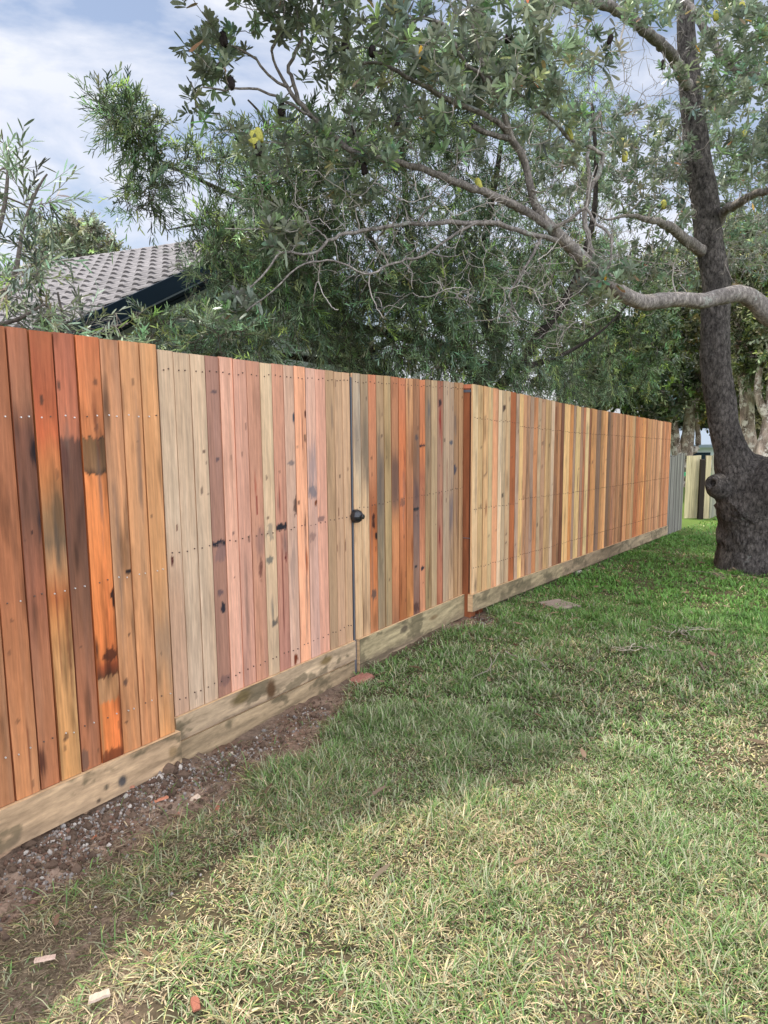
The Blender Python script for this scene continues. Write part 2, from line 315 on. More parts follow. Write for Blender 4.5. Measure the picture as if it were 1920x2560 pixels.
def lawn(n, slo, shi, qlo, qhi, ln, wd, keep=1.0):
    global off
    s, q = scatter(n, slo, shi, qlo, qhi)
    # in view only (with a margin)
    p = W(s, q, gz(s)) - CAM; dep = p @ fw; u = F * (p @ r2) / np.maximum(dep, 0.1); v = -F * (p @ u2) / np.maximum(dep, 0.1)
    m = (dep > 0.9) & (np.abs(u) < 1150) & (v < 1480)
    b_ = bare(s, q)
    clump = fbm(s * 5.5, q * 5.5 + 50, 3)
    m &= rng.random(n) < np.clip((1 - b_ * 0.95) * (0.5 + 1.1 * clump), 0, 1)
    m &= q > 0.06
    m &= rng.random(n) > 0.30 * np.clip((1.9 - s) * 1.5, 0, 1) * np.clip(1.6 - q, 0, 1)
    m &= rng.random(n) < np.where((q < 0.35) & (s < 5.5), 0.6, 1)
    s, q, b_, clump = s[m], q[m], b_[m], clump[m]; n = len(s)
    d_ = fbm(s * 0.9 + 20, q * 0.9, 3)                       # dry or green patch
    dry = np.clip(0.66 - 0.19 * (s - 1.5) + 0.14 * (q - 1.2) + 1.5 * (d_ - 0.5), 0.14, 0.88)
    dry = np.where(s > 4.5, np.clip(0.30 - 0.04 * (s - 4.5) + 1.3 * (d_ - 0.5) , 0.05, 0.7), dry)
    cor = np.clip((2.0 - s) * 1.6, 0, 1) * np.clip(1.7 - 0.5 * q, 0, 1); dry = np.maximum(dry, 0.78 * cor); dry = np.maximum(dry, 0.6 * (b_ > 0.3)); dry = np.maximum(dry, 0.85 * np.exp(-(((s - 3.9) / 0.7) ** 2 + ((q - 2.35) / 0.35) ** 2)))  # last term: straw patch whose yellow also stands in for a sunlit patch
    r_ = rng.random(n)
    isdry = r_ < dry
    r3 = rng.random((n, 1))
    r4 = rng.random((n, 1)); c_dry = (G['straw'] * r4 + lin((140, 118, 88)) * (1 - r4)) * (r3 < 0.6) + (G['dull'] * r4 + G['yellow'] * (1 - r4)) * (r3 >= 0.6)
    lush = np.clip((s - 3.6) / 3.5, 0, 1)[:, None]
    c_gr = (G['green'] * (1 - lush) + G['lush'] * lush); c_gr = np.where(rng.random((n, 1)) < 0.4 * (1 - lush), G['dull'], c_gr)
    c = np.where(isdry[:, None], c_dry, c_gr) * rng.uniform(0.65, 1.3, (n, 1))
    tall = 0.5 + 1.2 * np.clip((clump - 0.35) * 2.2, 0, 1)
    ll = rng.uniform(*ln, n) * 1.15 * tall * np.where(isdry, 0.8, 1.0)
    ww = rng.uniform(*wd, n)
    lean = np.abs(rng.normal(0.62, 0.42, n)) + isdry * 0.35 + 0.5 * cor; lean = np.minimum(lean, 1.52)
    az = rng.uniform(0, 2 * math.pi, n) 
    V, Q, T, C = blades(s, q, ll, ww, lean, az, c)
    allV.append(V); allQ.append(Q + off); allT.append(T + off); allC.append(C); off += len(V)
lawn(300000, -0.6, 3.4, 0.05, 3.6, (0.03, 0.085), (0.0022, 0.0052))
lawn(160000, -0.6, 3.4, 0.05, 3.6, (0.012, 0.04), (0.0025, 0.005))
lawn(160000, 3.4, 7.0, 0.05, 4.2, (0.03, 0.08), (0.004, 0.008))
lawn(90000, 7.0, 14.0, -0.3, 5.5, (0.03, 0.07), (0.007, 0.013))
lawn(25000, 14.0, 30.0, -4, 9, (0.04, 0.09), (0.014, 0.026))
# dead clippings lying on the bare soil
ns = 90000; s, q = scatter(ns, 0.5, 3.9, 0.07, 1.9); bb0 = bare(s, q); m = (bb0 > 0.25) & (rng.random(ns) < 0.12 + 0.85 * np.clip((q - 0.12) * 3.0, 0, 1)); s, q = s[m], q[m]; ns = len(s); r4 = rng.random((ns, 1))
V, Q, T, C = blades(s, q, rng.uniform(0.012, 0.05, ns), rng.uniform(0.0012, 0.004, ns), rng.uniform(1.35, 1.56, ns), rng.uniform(0, 6.28, ns), (lin((204, 184, 150)) * r4 ** 2 + lin((112, 98, 76)) * (1 - r4 ** 2)) * rng.uniform(0.6, 1.1, (ns, 1)), 0.05)
V[:, 2] += 0.006; allV.append(V); allQ.append(Q + off); allT.append(T + off); allC.append(C); off += len(V)
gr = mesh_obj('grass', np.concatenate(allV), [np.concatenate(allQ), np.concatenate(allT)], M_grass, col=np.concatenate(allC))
tag(gr, 'coarse lawn grass, green and straw coloured blades, worn towards the fence', 'grass', kind='stuff')

# ------------------------------------------------------------------ palings
GREY = 0.15
def WOODTINT(c):
    g_ = c.mean(-1, keepdims=True); c = c.copy(); k_ = np.clip(c[..., 0] / np.maximum(c[..., 1], 1e-3) - 1.6, 0, 3); c[..., 1] *= 1 + 0.125 * k_; c[..., 2] *= 1 + 0.05 * k_; return (c * (1 - GREY) + g_ * GREY) * np.array([1.07, 0.97, 0.885])
def paint_board(u, z, base, bid, seed, heavy=0.5, orange=None):
    """u across the board 0..1, z height; base: (2 or more) display colours up the board [(z, rgb)...]"""
    r = np.random.default_rng(seed)
    zz = [b_[0] for b_ in base]; cc = np.array([lin(b_[1]) for b_ in base])
    ox, oz = r.random() * 90, r.random() * 90
    zj = z + 0.035 * (fbm(u * 7 + ox, z * 3 + oz, 3) - 0.5) + 0.02 * (fbm(u * 22 + ox, z * 2, 2) - 0.5)
    c = np.stack([np.interp(zj, zz, cc[:, k]) for k in range(3)], -1)
    st = fbm(u * 5 + ox, z * 1.3 + oz, 4); st2 = fbm(u * 2.2 + ox, z * 3.2 + oz + 40, 4)
    c = c * (1 + 0.45 * (st - 0.5) * (0.5 + heavy))[..., None]
    c = c * (1 - 0.75 * heavy * np.clip(st2 - 0.57, 0, 1) * 4)[..., None].clip(0.25)
    warm = (fbm(u * 3 + ox, z * 1.1 + 70 + oz, 3) - 0.5)[..., None] * heavy
    c = c * (1 + warm * np.array([0.35, -0.05, -0.5]))
    def mark(z0, u0, lz, lu, col, k=1.0):
        nonlocal c
        jag = 1.5 * (fbm(u * 8 + z0 * 7 + ox, z * (9 if lz > 0.05 else 30) + 3 * u, 4) - 0.5)
        m = np.clip(1.1 - np.hypot((z - z0) / lz, (u - u0) / lu) + jag, 0, 1)[..., None]; m = np.clip(m * (1.3 if lz > 0.05 else 4.0), 0, 1) * k
        c = c * (1 - m) + lin(col) * m
    nk = r.poisson(1.0 + 1.6 * heavy)
    for i in range(nk): mark(r.uniform(0.15, 1.8), r.uniform(0.1, 0.9), r.uniform(0.005, 0.022), r.uniform(0.04, 0.11), (74, 48, 38), r.uniform(0.4, 0.85))
    if r.random() < 0.35 * heavy + 0.08: mark(r.uniform(0.3, 1.6), r.uniform(0.2, 0.8), r.uniform(0.12, 0.35), 0.06, (110, 40, 22), 0.8)
    if r.random() < 0.6 * heavy: mark(r.uniform(0.3, 1.6), r.uniform(0.2, 0.8), r.uniform(0.1, 0.4), r.uniform(0.08, 0.25), (104, 88, 78), 0.55)
    c = c * (1 + 0.24 * (fbm(u * 9 + ox + 1.5 * vn(z * 1.5 + ox, u), z * 0.8 + oz, 4) - 0.5) + 0.16 * (fbm(u * 5 + ox, z * 34 + 6 * u + oz, 3) - 0.5))[..., None]
    c = WOODTINT(c)
    return np.clip(c, 0.004, 0.9), mark, lambda: c
def fence_panel(mb, boards, q, zt, zb, nu, nz, special=None, seed0=0, heavy=0.5, nails=(), nailmat=2, th=0.016):
    """boards: (s0, s1, base colours). zt(s), zb(s) heights. Front faces finely meshed so each board carries its own figure."""
    for i, (s0, s1, base) in enumerate(boards):
        r = np.random.default_rng(seed0 + i)
        gap = r.uniform(0.0012, 0.0036) * (1.5 if nailmat == 1 else 1); a, b_ = s0 + gap, s1 - gap
        dz = r.uniform(-0.004, 0.003); tilt = r.uniform(-0.0015, 0.0015); dq = r.uniform(-0.002, 0.002)
        U, Zf = np.meshgrid(np.linspace(0, 1, nu), np.linspace(0, 1, nz), indexing='ij')
        s = a + (b_ - a) * U; z0 = zb(s) + 0.002; z1 = zt(s) + dz
        z = z0 + (z1 - z0) * Zf
        wob = 0.0011 * (vn(z * 5 + i * 7, U * 0 + i) - 0.5) * (2 * U - 1)
        s = s + wob + tilt * (Zf - 0.5)
        qf = q + dq + 0.002 * (vn(z * 2 + i * 3.3, U * 2) - 0.5) - 0.0018 * ((np.abs(U - 0.5) * 2) ** 8)
        if isinstance(base[0], (int, float)):
            v = r.uniform(0.98, 1.02, 3) * r.uniform(0.90, 1.05)
            base2 = [(-0.2, np.array(base) * v), (1.9, np.array(base) * r.uniform(0.95, 1.05))]
        else: base2 = base
        c, mark, get = paint_board(U, z, base2, i, seed0 * 31 + i, heavy)
        if special and i in special:
            for mk in special[i]: mark(*mk)
            c = np.clip(get(), 0.003, 0.9)
        V = W(s, qf, z).reshape(-1, 3); bid = r.random() * 50
        mb.add(V, grid_q(nu, nz), None, c.reshape(-1, 3), bid, 0)
        cm = c.reshape(-1, 3).mean(0)
        # sides, top and back
        P_ = W([a, b_, b_, a] * 2, [q - 0.0021, q - 0.0021, q - th, q - th] * 2, [zb(a), zb(b_), zb(b_), zb(a), zt(a) + dz - 0.0006, zt(b_) + dz - 0.0006, zt(b_) + dz - 0.0006, zt(a) + dz - 0.0006])
        mb.add(P_, BOXQ[[0, 1, 3, 4, 5]], None, cm * np.array([1.15, 1.0, 0.9]), bid, 0)
        for zf in nails:
            for uu in (0.28, 0.72):
                zn = zf(0.5 * (a + b_)) + r.uniform(-0.006, 0.006); sn = a + (b_ - a) * (uu + r.uniform(-0.08, 0.08))
                rad = 0.0028 if nailmat == 1 else 0.0033
                t = np.linspace(0, 2 * math.pi, 7)[:-1]
                mi = nailmat if not (nailmat == 1 and r.random() < 0.3) else 2
                Pn = W(sn + rad * np.cos(t), q + 0.0045, zn + rad * 1.15 * np.sin(t)); Pb = W(sn + rad * np.cos(t), q - 0.003, zn + rad * np.sin(t))
                V6 = np.concatenate([Pn, Pb]); 
                mb.add(V6, [[0, 1, 2, 3], [0, 3, 4, 5]] + [[k, k + 6, (k + 1) % 6 + 6, (k + 1) % 6] for k in range(6)], None, (1, 1, 1), 0, mi)
def backing(mb, s0, s1, q, zt, zb, seed):
    """the lapped second layer of palings behind the gaps"""
    r = np.random.default_rng(seed); s = s0
    while s < s1:
        e = min(s + 0.1, s1)
        fbox(mb, s + 0.001, e - 0.001, q - 0.034, q - 0.018, zb(s) + 0.01, zt(s) - 0.004, lin((84, 50, 34)) * r.uniform(0.6, 1.1), r.random() * 9, 0, zb(e) + 0.01, zt(e) - 0.004)
        s = e
def plinth(mb, s0, s1, q0, q1, zb, zt, seed, base=(172, 144, 112), n=110, m=22, marks=()):
    U, Zf = np.meshgrid(np.linspace(0, 1, max(4, int((s1 - s0) * n))), np.linspace(0, 1, m), indexing='ij')
    s = s0 + (s1 - s0) * U; z = zb(s) + (zt(s) - zb(s)) * Zf
    r = np.random.default_rng(seed); ox = r.random() * 80
    g1 = fbm(s * 2.5 + ox, z * 38 + 2.5 * vn(s * 3 + ox, z * 6), 4); g2 = fbm(s * 5 + ox, z * 11, 4); g3 = fbm(s * 1.2 + ox + 9, z * 3, 3)
    c = lin(base) * (1 + 1.3 * (g1 - 0.5))[..., None] * (0.75 + 0.5 * g3)[..., None]
    g4 = fbm(s * 22 + ox, z * 40, 4); mo = np.clip((0.7 * g2 + 0.3 * g4 - 0.535) * 14, 0, 1)[..., None] * 0.7; c = c * (1 - mo) + lin((84, 76, 56)) * mo
    # splashed soil along the bottom edge
    so_ = np.clip((0.30 - Zf) * 3 + 1.6 * (fbm(s * 8 + ox, z * 14, 3) - 0.55), 0, 1)[..., None] * 0.55; c = c * (1 - so_) + lin((118, 100, 82)) * so_
    for (sm, zm, ls, lz, col) in marks:
        jag = 0.5 * (fbm(s * 25, z * 25, 3) - 0.5); k = np.clip((1.2 - np.hypot((s - sm) / ls, (z - zm) / lz) + jag) * 1.6, 0, 1)[..., None]
        c = c * (1 - k) + lin(col) * k
    q = q1 + 0.001 * (vn(s * 9, z * 9) - 0.5)
    mb.add(W(s, q, z).reshape(-1, 3), grid_q(*s.shape), None, c.reshape(-1, 3).clip(0.01, 0.8), ox, 0)
    k = 0.0007
    P_ = W([s0, s1, s1, s0] * 2, [q1 - k, q1 - k, q0, q0] * 2, [zb(s0) , zb(s1), zb(s1), zb(s0), zt(s0) - 0.0004, zt(s1) - 0.0004, zt(s1) - 0.0004, zt(s0) - 0.0004])
    mb.add(P_, BOXQ[[0, 1, 3, 4, 5]], None, lin((206, 170, 128)), ox, 0)
def lf(s0, z0, s1, z1): return lambda s: z0 + (z1 - z0) * (np.asarray(s, float) - s0) / (s1 - s0)
WM = [M_wood, M_nail, M_nailhole]

# --- first bay, nearest, with the vivid orange paling
f1 = empty('paling_fence', W(1.2, 0, -0.1), 'nearest and tallest fence bay, red-brown boards with one vivid orange paling', 'fence', 'bays of the new timber paling fence')
T1 = lf(1.48, 1.885, 2.155, 1.876); P1t = lf(1.34, 0.117, 2.158, 0.089)
b1 = [(-0.12 + 0.1 * i, -0.02 + 0.1 * i, (168, 112, 76)) for i in range(15)]
b1 = [(0.48 + 0.1 * i, 0.58 + 0.1 * i, (172, 110, 72)) for i in range(9)] + [
 (1.38, 1.481, [(0.1, (186, 122, 78)), (0.9, (160, 92, 60)), (1.9, (158, 86, 56))]),
 (1.481, 1.567, [(0.1, (172, 98, 62)), (0.5, (162, 100, 68)), (0.9, (150, 82, 60)), (1.2, (104, 64, 50)), (1.5, (112, 66, 52)), (1.62, (150, 92, 66)), (1.9, (168, 92, 66))]),
 (1.567, 1.662, [(0.1, (178, 108, 70)), (0.45, (176, 112, 78)), (0.75, (156, 88, 66)), (1.0, (140, 80, 60)), (1.2, (120, 84, 62)), (1.33, (182, 96, 46)), (1.5, (188, 84, 42)), (1.7, (158, 70, 42)), (1.9, (164, 76, 46))]),
 (1.662, 1.758, [(0.1, (186, 132, 76)), (0.6, (190, 138, 82)), (0.78, (176, 108, 56)), (0.9, (150, 84, 44)), (1.02, (134, 100, 70)), (1.15, (142, 112, 78)), (1.28, (120, 84, 56)), (1.42, (108, 62, 48)), (1.47, (112, 62, 48)), (1.49, (166, 88, 60)), (1.9, (170, 80, 58))]),
 (1.758, 1.866, [(0.1, (168, 98, 56)), (0.5, (158, 90, 58)), (0.8, (112, 72, 52)), (1.1, (98, 62, 48)), (1.38, (96, 60, 48)), (1.39, (184, 82, 38)), (1.52, (186, 84, 38)), (1.9, (190, 78, 38))]),
 (1.866, 1.959, [(0.1, (186, 120, 74)), (0.9, (192, 136, 92)), (1.9, (186, 124, 88))]),
 (1.959, 2.061, [(0.1, (188, 122, 78)), (0.9, (194, 136, 90)), (1.9, (190, 132, 88))]),
 (2.061, 2.156, [(0.1, (200, 136, 80)), (0.5, (168, 132, 98)), (0.9, (196, 138, 86)), (1.9, (202, 142, 92))])]
# the orange board is the fourth whole one: shift the lists so the painted figures land on the measured palings
o4 = [(0.10, (150, 70, 30)), (0.16, (212, 98, 34)), (0.36, (216, 102, 38)), (0.37, (184, 128, 82)), (0.47, (184, 130, 84)), (0.475, (96, 48, 28)), (0.52, (150, 60, 24)), (0.56, (214, 100, 36)), (1.33, (216, 112, 54)), (1.335, (86, 58, 38)), (1.36, (132, 92, 58)), (1.47, (128, 88, 52)), (1.475, (84, 54, 38)), (1.48, (204, 108, 58)), (1.7, (200, 104, 60)), (1.9, (196, 94, 56))]
b1[9 + 1] = (1.481, 1.567, b1[10][2]); 
b1[13] = (1.758, 1.866, o4)
b1[12] = (1.662, 1.758, [(0.1, (160, 92, 60)), (0.4, (158, 92, 64)), (0.8, (118, 74, 54)), (1.1, (100, 62, 48)), (1.40, (98, 60, 48)), (1.47, (104, 62, 50)), (1.49, (176, 90, 64)), (1.7, (172, 84, 62)), (1.9, (160, 78, 58))])
b1[11] = (1.567, 1.662, [(0.1, (190, 136, 78)), (0.6, (192, 138, 82)), (0.76, (184, 118, 62)), (0.86, (176, 88, 40)), (0.98, (176, 124, 80)), (1.08, (120, 96, 70)), (1.2, (146, 108, 70)), (1.32, (186, 108, 56)), (1.5, (192, 82, 40)), (1.7, (164, 72, 42)), (1.9, (160, 76, 46))])
sp1 = {10: [(1.43, 0.96, 0.06, 0.26, (34, 22, 24), 1), (1.17, 0.97, 0.10, 0.16, (46, 34, 34), 1), (1.13, 0.5, 0.010, 0.06, (24, 16, 18), 1), (0.22, 0.1, 0.07, 0.3, (70, 36, 26), 0.9)],
       11: [(1.08, 0.6, 0.16, 0.16, (84, 68, 54), 0.85), (1.2, 0.75, 0.13, 0.25, (98, 72, 48), 0.8), (0.62, 0.8, 0.25, 0.12, (96, 56, 34), 0.8)],
       12: [(1.39, 0.15, 0.07, 0.3, (92, 58, 48), 0.9), (0.14, 0.15, 0.05, 0.2, (86, 72, 62), 0.7)],
       13: [(1.54, 0.62, 0.10, 0.13, (126, 72, 44), 0.9), (0.8, 0.97, 0.04, 0.10, (50, 26, 18), 1), (0.56, 0.7, 0.03, 0.4, (70, 34, 20), 0.9), (0.6, 0.05, 0.06, 0.12, (66, 34, 20), 0.9), (0.25, 0.97, 0.2, 0.07, (90, 44, 24), 0.9), (0.25, 0.05, 0.2, 0.10, (172, 116, 72), 0.9), (0.12, 0.5, 0.03, 0.7, (96, 46, 26), 0.8)],
       14: [(0.9, 0.9, 0.012, 0.3, (40, 28, 26), 1), (0.42, 0.3, 0.02, 0.12, (88, 62, 50), 0.9)],
       16: [(0.55, 0.5, 0.12, 0.6, (140, 112, 88), 0.5)]}
mb = MB(); Q1 = 0.035
n_lo, n_mid, n_hi = (lambda s: 0.30 - 0.02 * (s - 1.5)), (lambda s: 0.80 - 0.12 * (s - 1.5)), (lambda s: 1.565)
fence_panel(mb, b1, Q1, T1, P1t, 15, 230, sp1, 11, 0.75, (n_lo, lambda s: 0.90 - 0.01 * s, n_hi), 1)
backing(mb, 0.5, 2.15, Q1, T1, P1t, 5)
mb.build('paling_panel', WM, f1)
mb = MB(); plinth(mb, 0.45, 2.172, Q1 - 0.03, Q1 + 0.014, lf(1.32, -0.051, 2.17, -0.073), P1t, 3, marks=((1.76, 0.0, 0.012, 0.014, (100, 86, 70)), (1.84, -0.01, 0.022, 0.026, (82, 76, 72)), (2.12, 0.01, 0.028, 0.03, (136, 112, 80)), (2.12, 0.01, 0.014, 0.016, (150, 124, 90)), (1.72, -0.04, 0.012, 0.01, (88, 72, 58))))
mb.build('plinth_board', M_plinth, f1)
for s in (2.0, 0.5): mb = MB(); fbox(mb, s, s + 0.13, -0.10, Q1 - 0.035, -0.35, 1.7, lin((84, 52, 38))); mb.build('post', M_wood, f1)

# --- second bay, pale pink and cream boards
f2 = empty('paling_fence', W(2.3, 0, -0.1), 'pink and cream board bay of the new fence, between nearest bay and gate', 'fence', 'bays of the new timber paling fence')
T2 = lf(2.16, 1.86, 3.686, 1.823); P2t = lf(2.168, 0.142, 3.679, 0.107)
c2 = [(148, 116, 86), (196, 170, 138), (194, 168, 136), (198, 172, 140), (164, 116, 100), (212, 154, 128), (206, 146, 122), (196, 134, 108), (200, 174, 136), (186, 128, 104), (198, 160, 134), (222, 148, 110), (198, 154, 134), (208, 146, 122), (178, 144, 104), (184, 150, 112), (190, 152, 114)]  # first sliver's darker tone includes the shade beside the nearest bay
GREY = 0.20
e2 = [2.156, 2.185, 2.277, 2.375, 2.47, 2.563, 2.658, 2.753, 2.852, 2.949, 3.043, 3.134, 3.231, 3.323, 3.421, 3.509, 3.592, 3.674]
b2 = [(e2[i], e2[i + 1], c2[i]) for i in range(17)]
b2[1] = (2.185, 2.277, [(0.1, (184, 150, 122)), (0.7, (190, 152, 120)), (1.1, (198, 174, 144)), (1.9, (196, 170, 138))])
b2[9] = (2.949, 3.043, [(0.1, (176, 114, 98)), (0.9, (186, 124, 102)), (1.9, (198, 136, 108))])
sp2 = {0: [(1.0, 0.5, 0.12, 0.6, (96, 44, 26), 0.9)], 1: [(1.05, 0.75, 0.02, 0.06, (90, 48, 34), 1), (0.9, 0.3, 0.03, 0.08, (74, 22, 18), 1)],
       4: [(0.93, 0.5, 0.017, 0.75, (34, 32, 40), 1), (0.88, 0.6, 0.05, 0.4, (128, 98, 90), 0.8), (0.60, 0.6, 0.025, 0.2, (40, 36, 44), 1), (0.68, 0.4, 0.015, 0.25, (90, 72, 74), 0.8), (0.22, 0.5, 0.03, 0.5, (110, 82, 76), 0.7), (1.68, 0.5, 0.008, 0.25, (80, 66, 70), 0.8), (1.35, 0.6, 0.008, 0.15, (80, 66, 70), 0.8)],
       5: [(0.97, 0.6, 0.01, 0.1, (110, 80, 72), 0.8)], 7: [(1.18, 0.4, 0.12, 0.06, (150, 56, 30), 0.9), (1.1, 0.45, 0.05, 0.06, (130, 34, 22), 1), (0.9, 0.6, 0.1, 0.5, (132, 98, 88), 0.7), (0.75, 0.6, 0.05, 0.15, (96, 52, 44), 0.8)],
       8: [(0.93, 0.5, 0.05, 0.3, (128, 116, 100), 0.7), (0.78, 0.4, 0.02, 0.3, (110, 104, 92), 0.9), (0.5, 0.5, 0.08, 0.15, (120, 110, 96), 0.8), (0.42, 0.6, 0.02, 0.2, (84, 78, 72), 0.9)],
       9: [(0.95, 0.5, 0.02, 0.8, (32, 30, 36), 1), (0.85, 0.75, 0.1, 0.3, (110, 86, 80), 0.7), (0.6, 0.45, 0.35, 0.05, (96, 34, 28), 0.9), (1.1, 0.35, 0.15, 0.05, (122, 38, 24), 0.9), (0.78, 0.8, 0.03, 0.08, (90, 24, 20), 1)],
       10: [(1.55, 0.9, 0.025, 0.12, (60, 62, 70), 1), (1.3, 0.5, 0.012, 0.3, (112, 98, 94), 0.8), (1.05, 0.9, 0.05, 0.25, (72, 48, 40), 0.9), (0.7, 0.4, 0.2, 0.3, (150, 124, 110), 0.7), (0.16, 0.5, 0.03, 0.2, (110, 50, 24), 1)],
       11: [(0.95, 0.7, 0.10, 0.13, (58, 34, 24), 1), (1.57, 0.95, 0.02, 0.1, (84, 42, 32), 1), (0.7, 0.75, 0.1, 0.1, (150, 70, 28), 0.9)],
       12: [(1.25, 0.5, 0.2, 0.5, (150, 128, 122), 0.8), (1.12, 0.5, 0.04, 0.5, (112, 104, 106), 0.8), (1.05, 0.8, 0.02, 0.12, (110, 54, 22), 1), (0.85, 0.4, 0.03, 0.3, (130, 100, 90), 0.7)],
       13: [(0.95, 0.3, 0.015, 0.4, (120, 92, 86), 0.8)], 15: [(0.97, 0.3, 0.03, 0.05, (90, 52, 34), 1), (0.75, 0.05, 0.04, 0.07, (74, 30, 20), 1)], 16: [(0.75, 0.1, 0.04, 0.07, (74, 30, 20), 1)]}
mb = MB()
fence_panel(mb, b2, 0.0, T2, P2t, 12, 220, sp2, 23, 0.30, (lambda s: 0.22, lambda s: 0.93, lambda s: 1.775), 2)
backing(mb, 2.17, 3.67, 0.0, T2, P2t, 6)
mb.build('paling_panel', WM, f2)
mb = MB(); plinth(mb, 2.176, 3.677, -0.03, 0.014, lf(2.168, 0.022, 3.67, -0.02), P2t, 8, base=(174, 150, 120), marks=((2.62, 0.09, 0.08, 0.04, (104, 88, 58)), (2.85, 0.06, 0.04, 0.06, (90, 66, 44)), (3.35, 0.07, 0.07, 0.025, (116, 96, 64))))
mb.build('plinth_board', M_plinth, f2)
mb = MB(); plinth(mb, 2.16, 3.672, -0.032, 0.009, lf(2.168, -0.13, 3.67, -0.17), lf(2.168, 0.014, 3.67, -0.028), 15, base=(156, 134, 104))
mb.build('plinth_board', M_plinth, f2)
mb = MB(); fbox(mb, 3.55, 3.66, -0.14, -0.04, -0.3, 1.7, lin((110, 70, 48))); mb.build('post', M_wood, f2)

# --- the gate
f3 = empty('timber_gate', W(3.75, 0, -0.1), 'closed paling gate with mixed orange, grey and tan boards and a black ring latch', 'gate')
T3 = lf(3.69, 1.826, 5.262, 1.819); P3t = lf(3.725, 0.103, 5.295, 0.065)
GREY = 0.12
e3 = [3.702, 3.789, 3.88, 3.975, 4.071, 4.159, 4.259, 4.358, 4.456, 4.551, 4.641, 4.733, 4.829, 4.925, 5.025, 5.113, 5.198, 5.276]
c3 = [[(0.1, (198, 166, 124)), (0.9, (200, 168, 128)), (1.2, (192, 170, 138)), (1.45, (160, 142, 120)), (1.7, (180, 162, 138)), (1.9, (176, 154, 126))],
 [(0.1, (194, 158, 118)), (1.0, (200, 168, 128)), (1.2, (158, 136, 108)), (1.45, (138, 116, 92)), (1.9, (160, 136, 104))],
 [(0.1, (190, 116, 74)), (0.35, (186, 104, 60)), (0.8, (180, 88, 44)), (0.95, (150, 74, 42)), (1.2, (184, 116, 82)), (1.9, (190, 112, 84))],
 [(0.1, (150, 128, 96)), (0.6, (146, 130, 102)), (1.0, (116, 104, 88)), (1.2, (120, 104, 88)), (1.5, (164, 138, 104)), (1.9, (168, 138, 102))],
 [(0.1, (150, 128, 92)), (0.8, (160, 136, 92)), (1.3, (162, 136, 92)), (1.9, (176, 150, 108))],
 [(0.1, (150, 96, 66)), (0.4, (188, 112, 72)), (0.8, (196, 122, 76)), (0.98, (130, 92, 72)), (1.2, (116, 80, 64)), (1.35, (168, 112, 78)), (1.9, (182, 110, 78))],
 [(0.1, (150, 82, 44)), (0.6, (170, 94, 56)), (1.0, (196, 98, 60)), (1.4, (194, 96, 58)), (1.9, (186, 110, 82))],
 [(0.1, (196, 124, 66)), (0.6, (172, 96, 54)), (0.9, (166, 100, 66)), (1.4, (168, 112, 76)), (1.55, (196, 138, 92)), (1.9, (206, 150, 106))],
 [(0.1, (120, 84, 74)), (0.4, (140, 108, 92)), (0.8, (110, 88, 82)), (1.0, (122, 88, 74)), (1.3, (134, 92, 66)), (1.9, (168, 110, 76))],
 [(0.1, (196, 126, 90)), (0.9, (184, 108, 78)), (1.1, (160, 86, 62)), (1.3, (192, 100, 60)), (1.9, (200, 112, 76))],
 [(0.1, (160, 136, 92)), (0.9, (142, 118, 86)), (1.5, (130, 112, 92)), (1.9, (150, 122, 90))], (168, 144, 110),
 [(0.1, (168, 94, 70)), (0.9, (160, 110, 90)), (1.3, (156, 118, 98)), (1.9, (150, 84, 66))],
 (172, 148, 122), [(0.1, (180, 152, 116)), (0.7, (140, 118, 98)), (1.9, (164, 142, 118))], [(0.1, (168, 134, 92)), (1.0, (146, 114, 84)), (1.9, (158, 120, 82))], (166, 130, 92)]
b3 = [(e3[i], e3[i + 1], c3[i]) for i in range(17)]
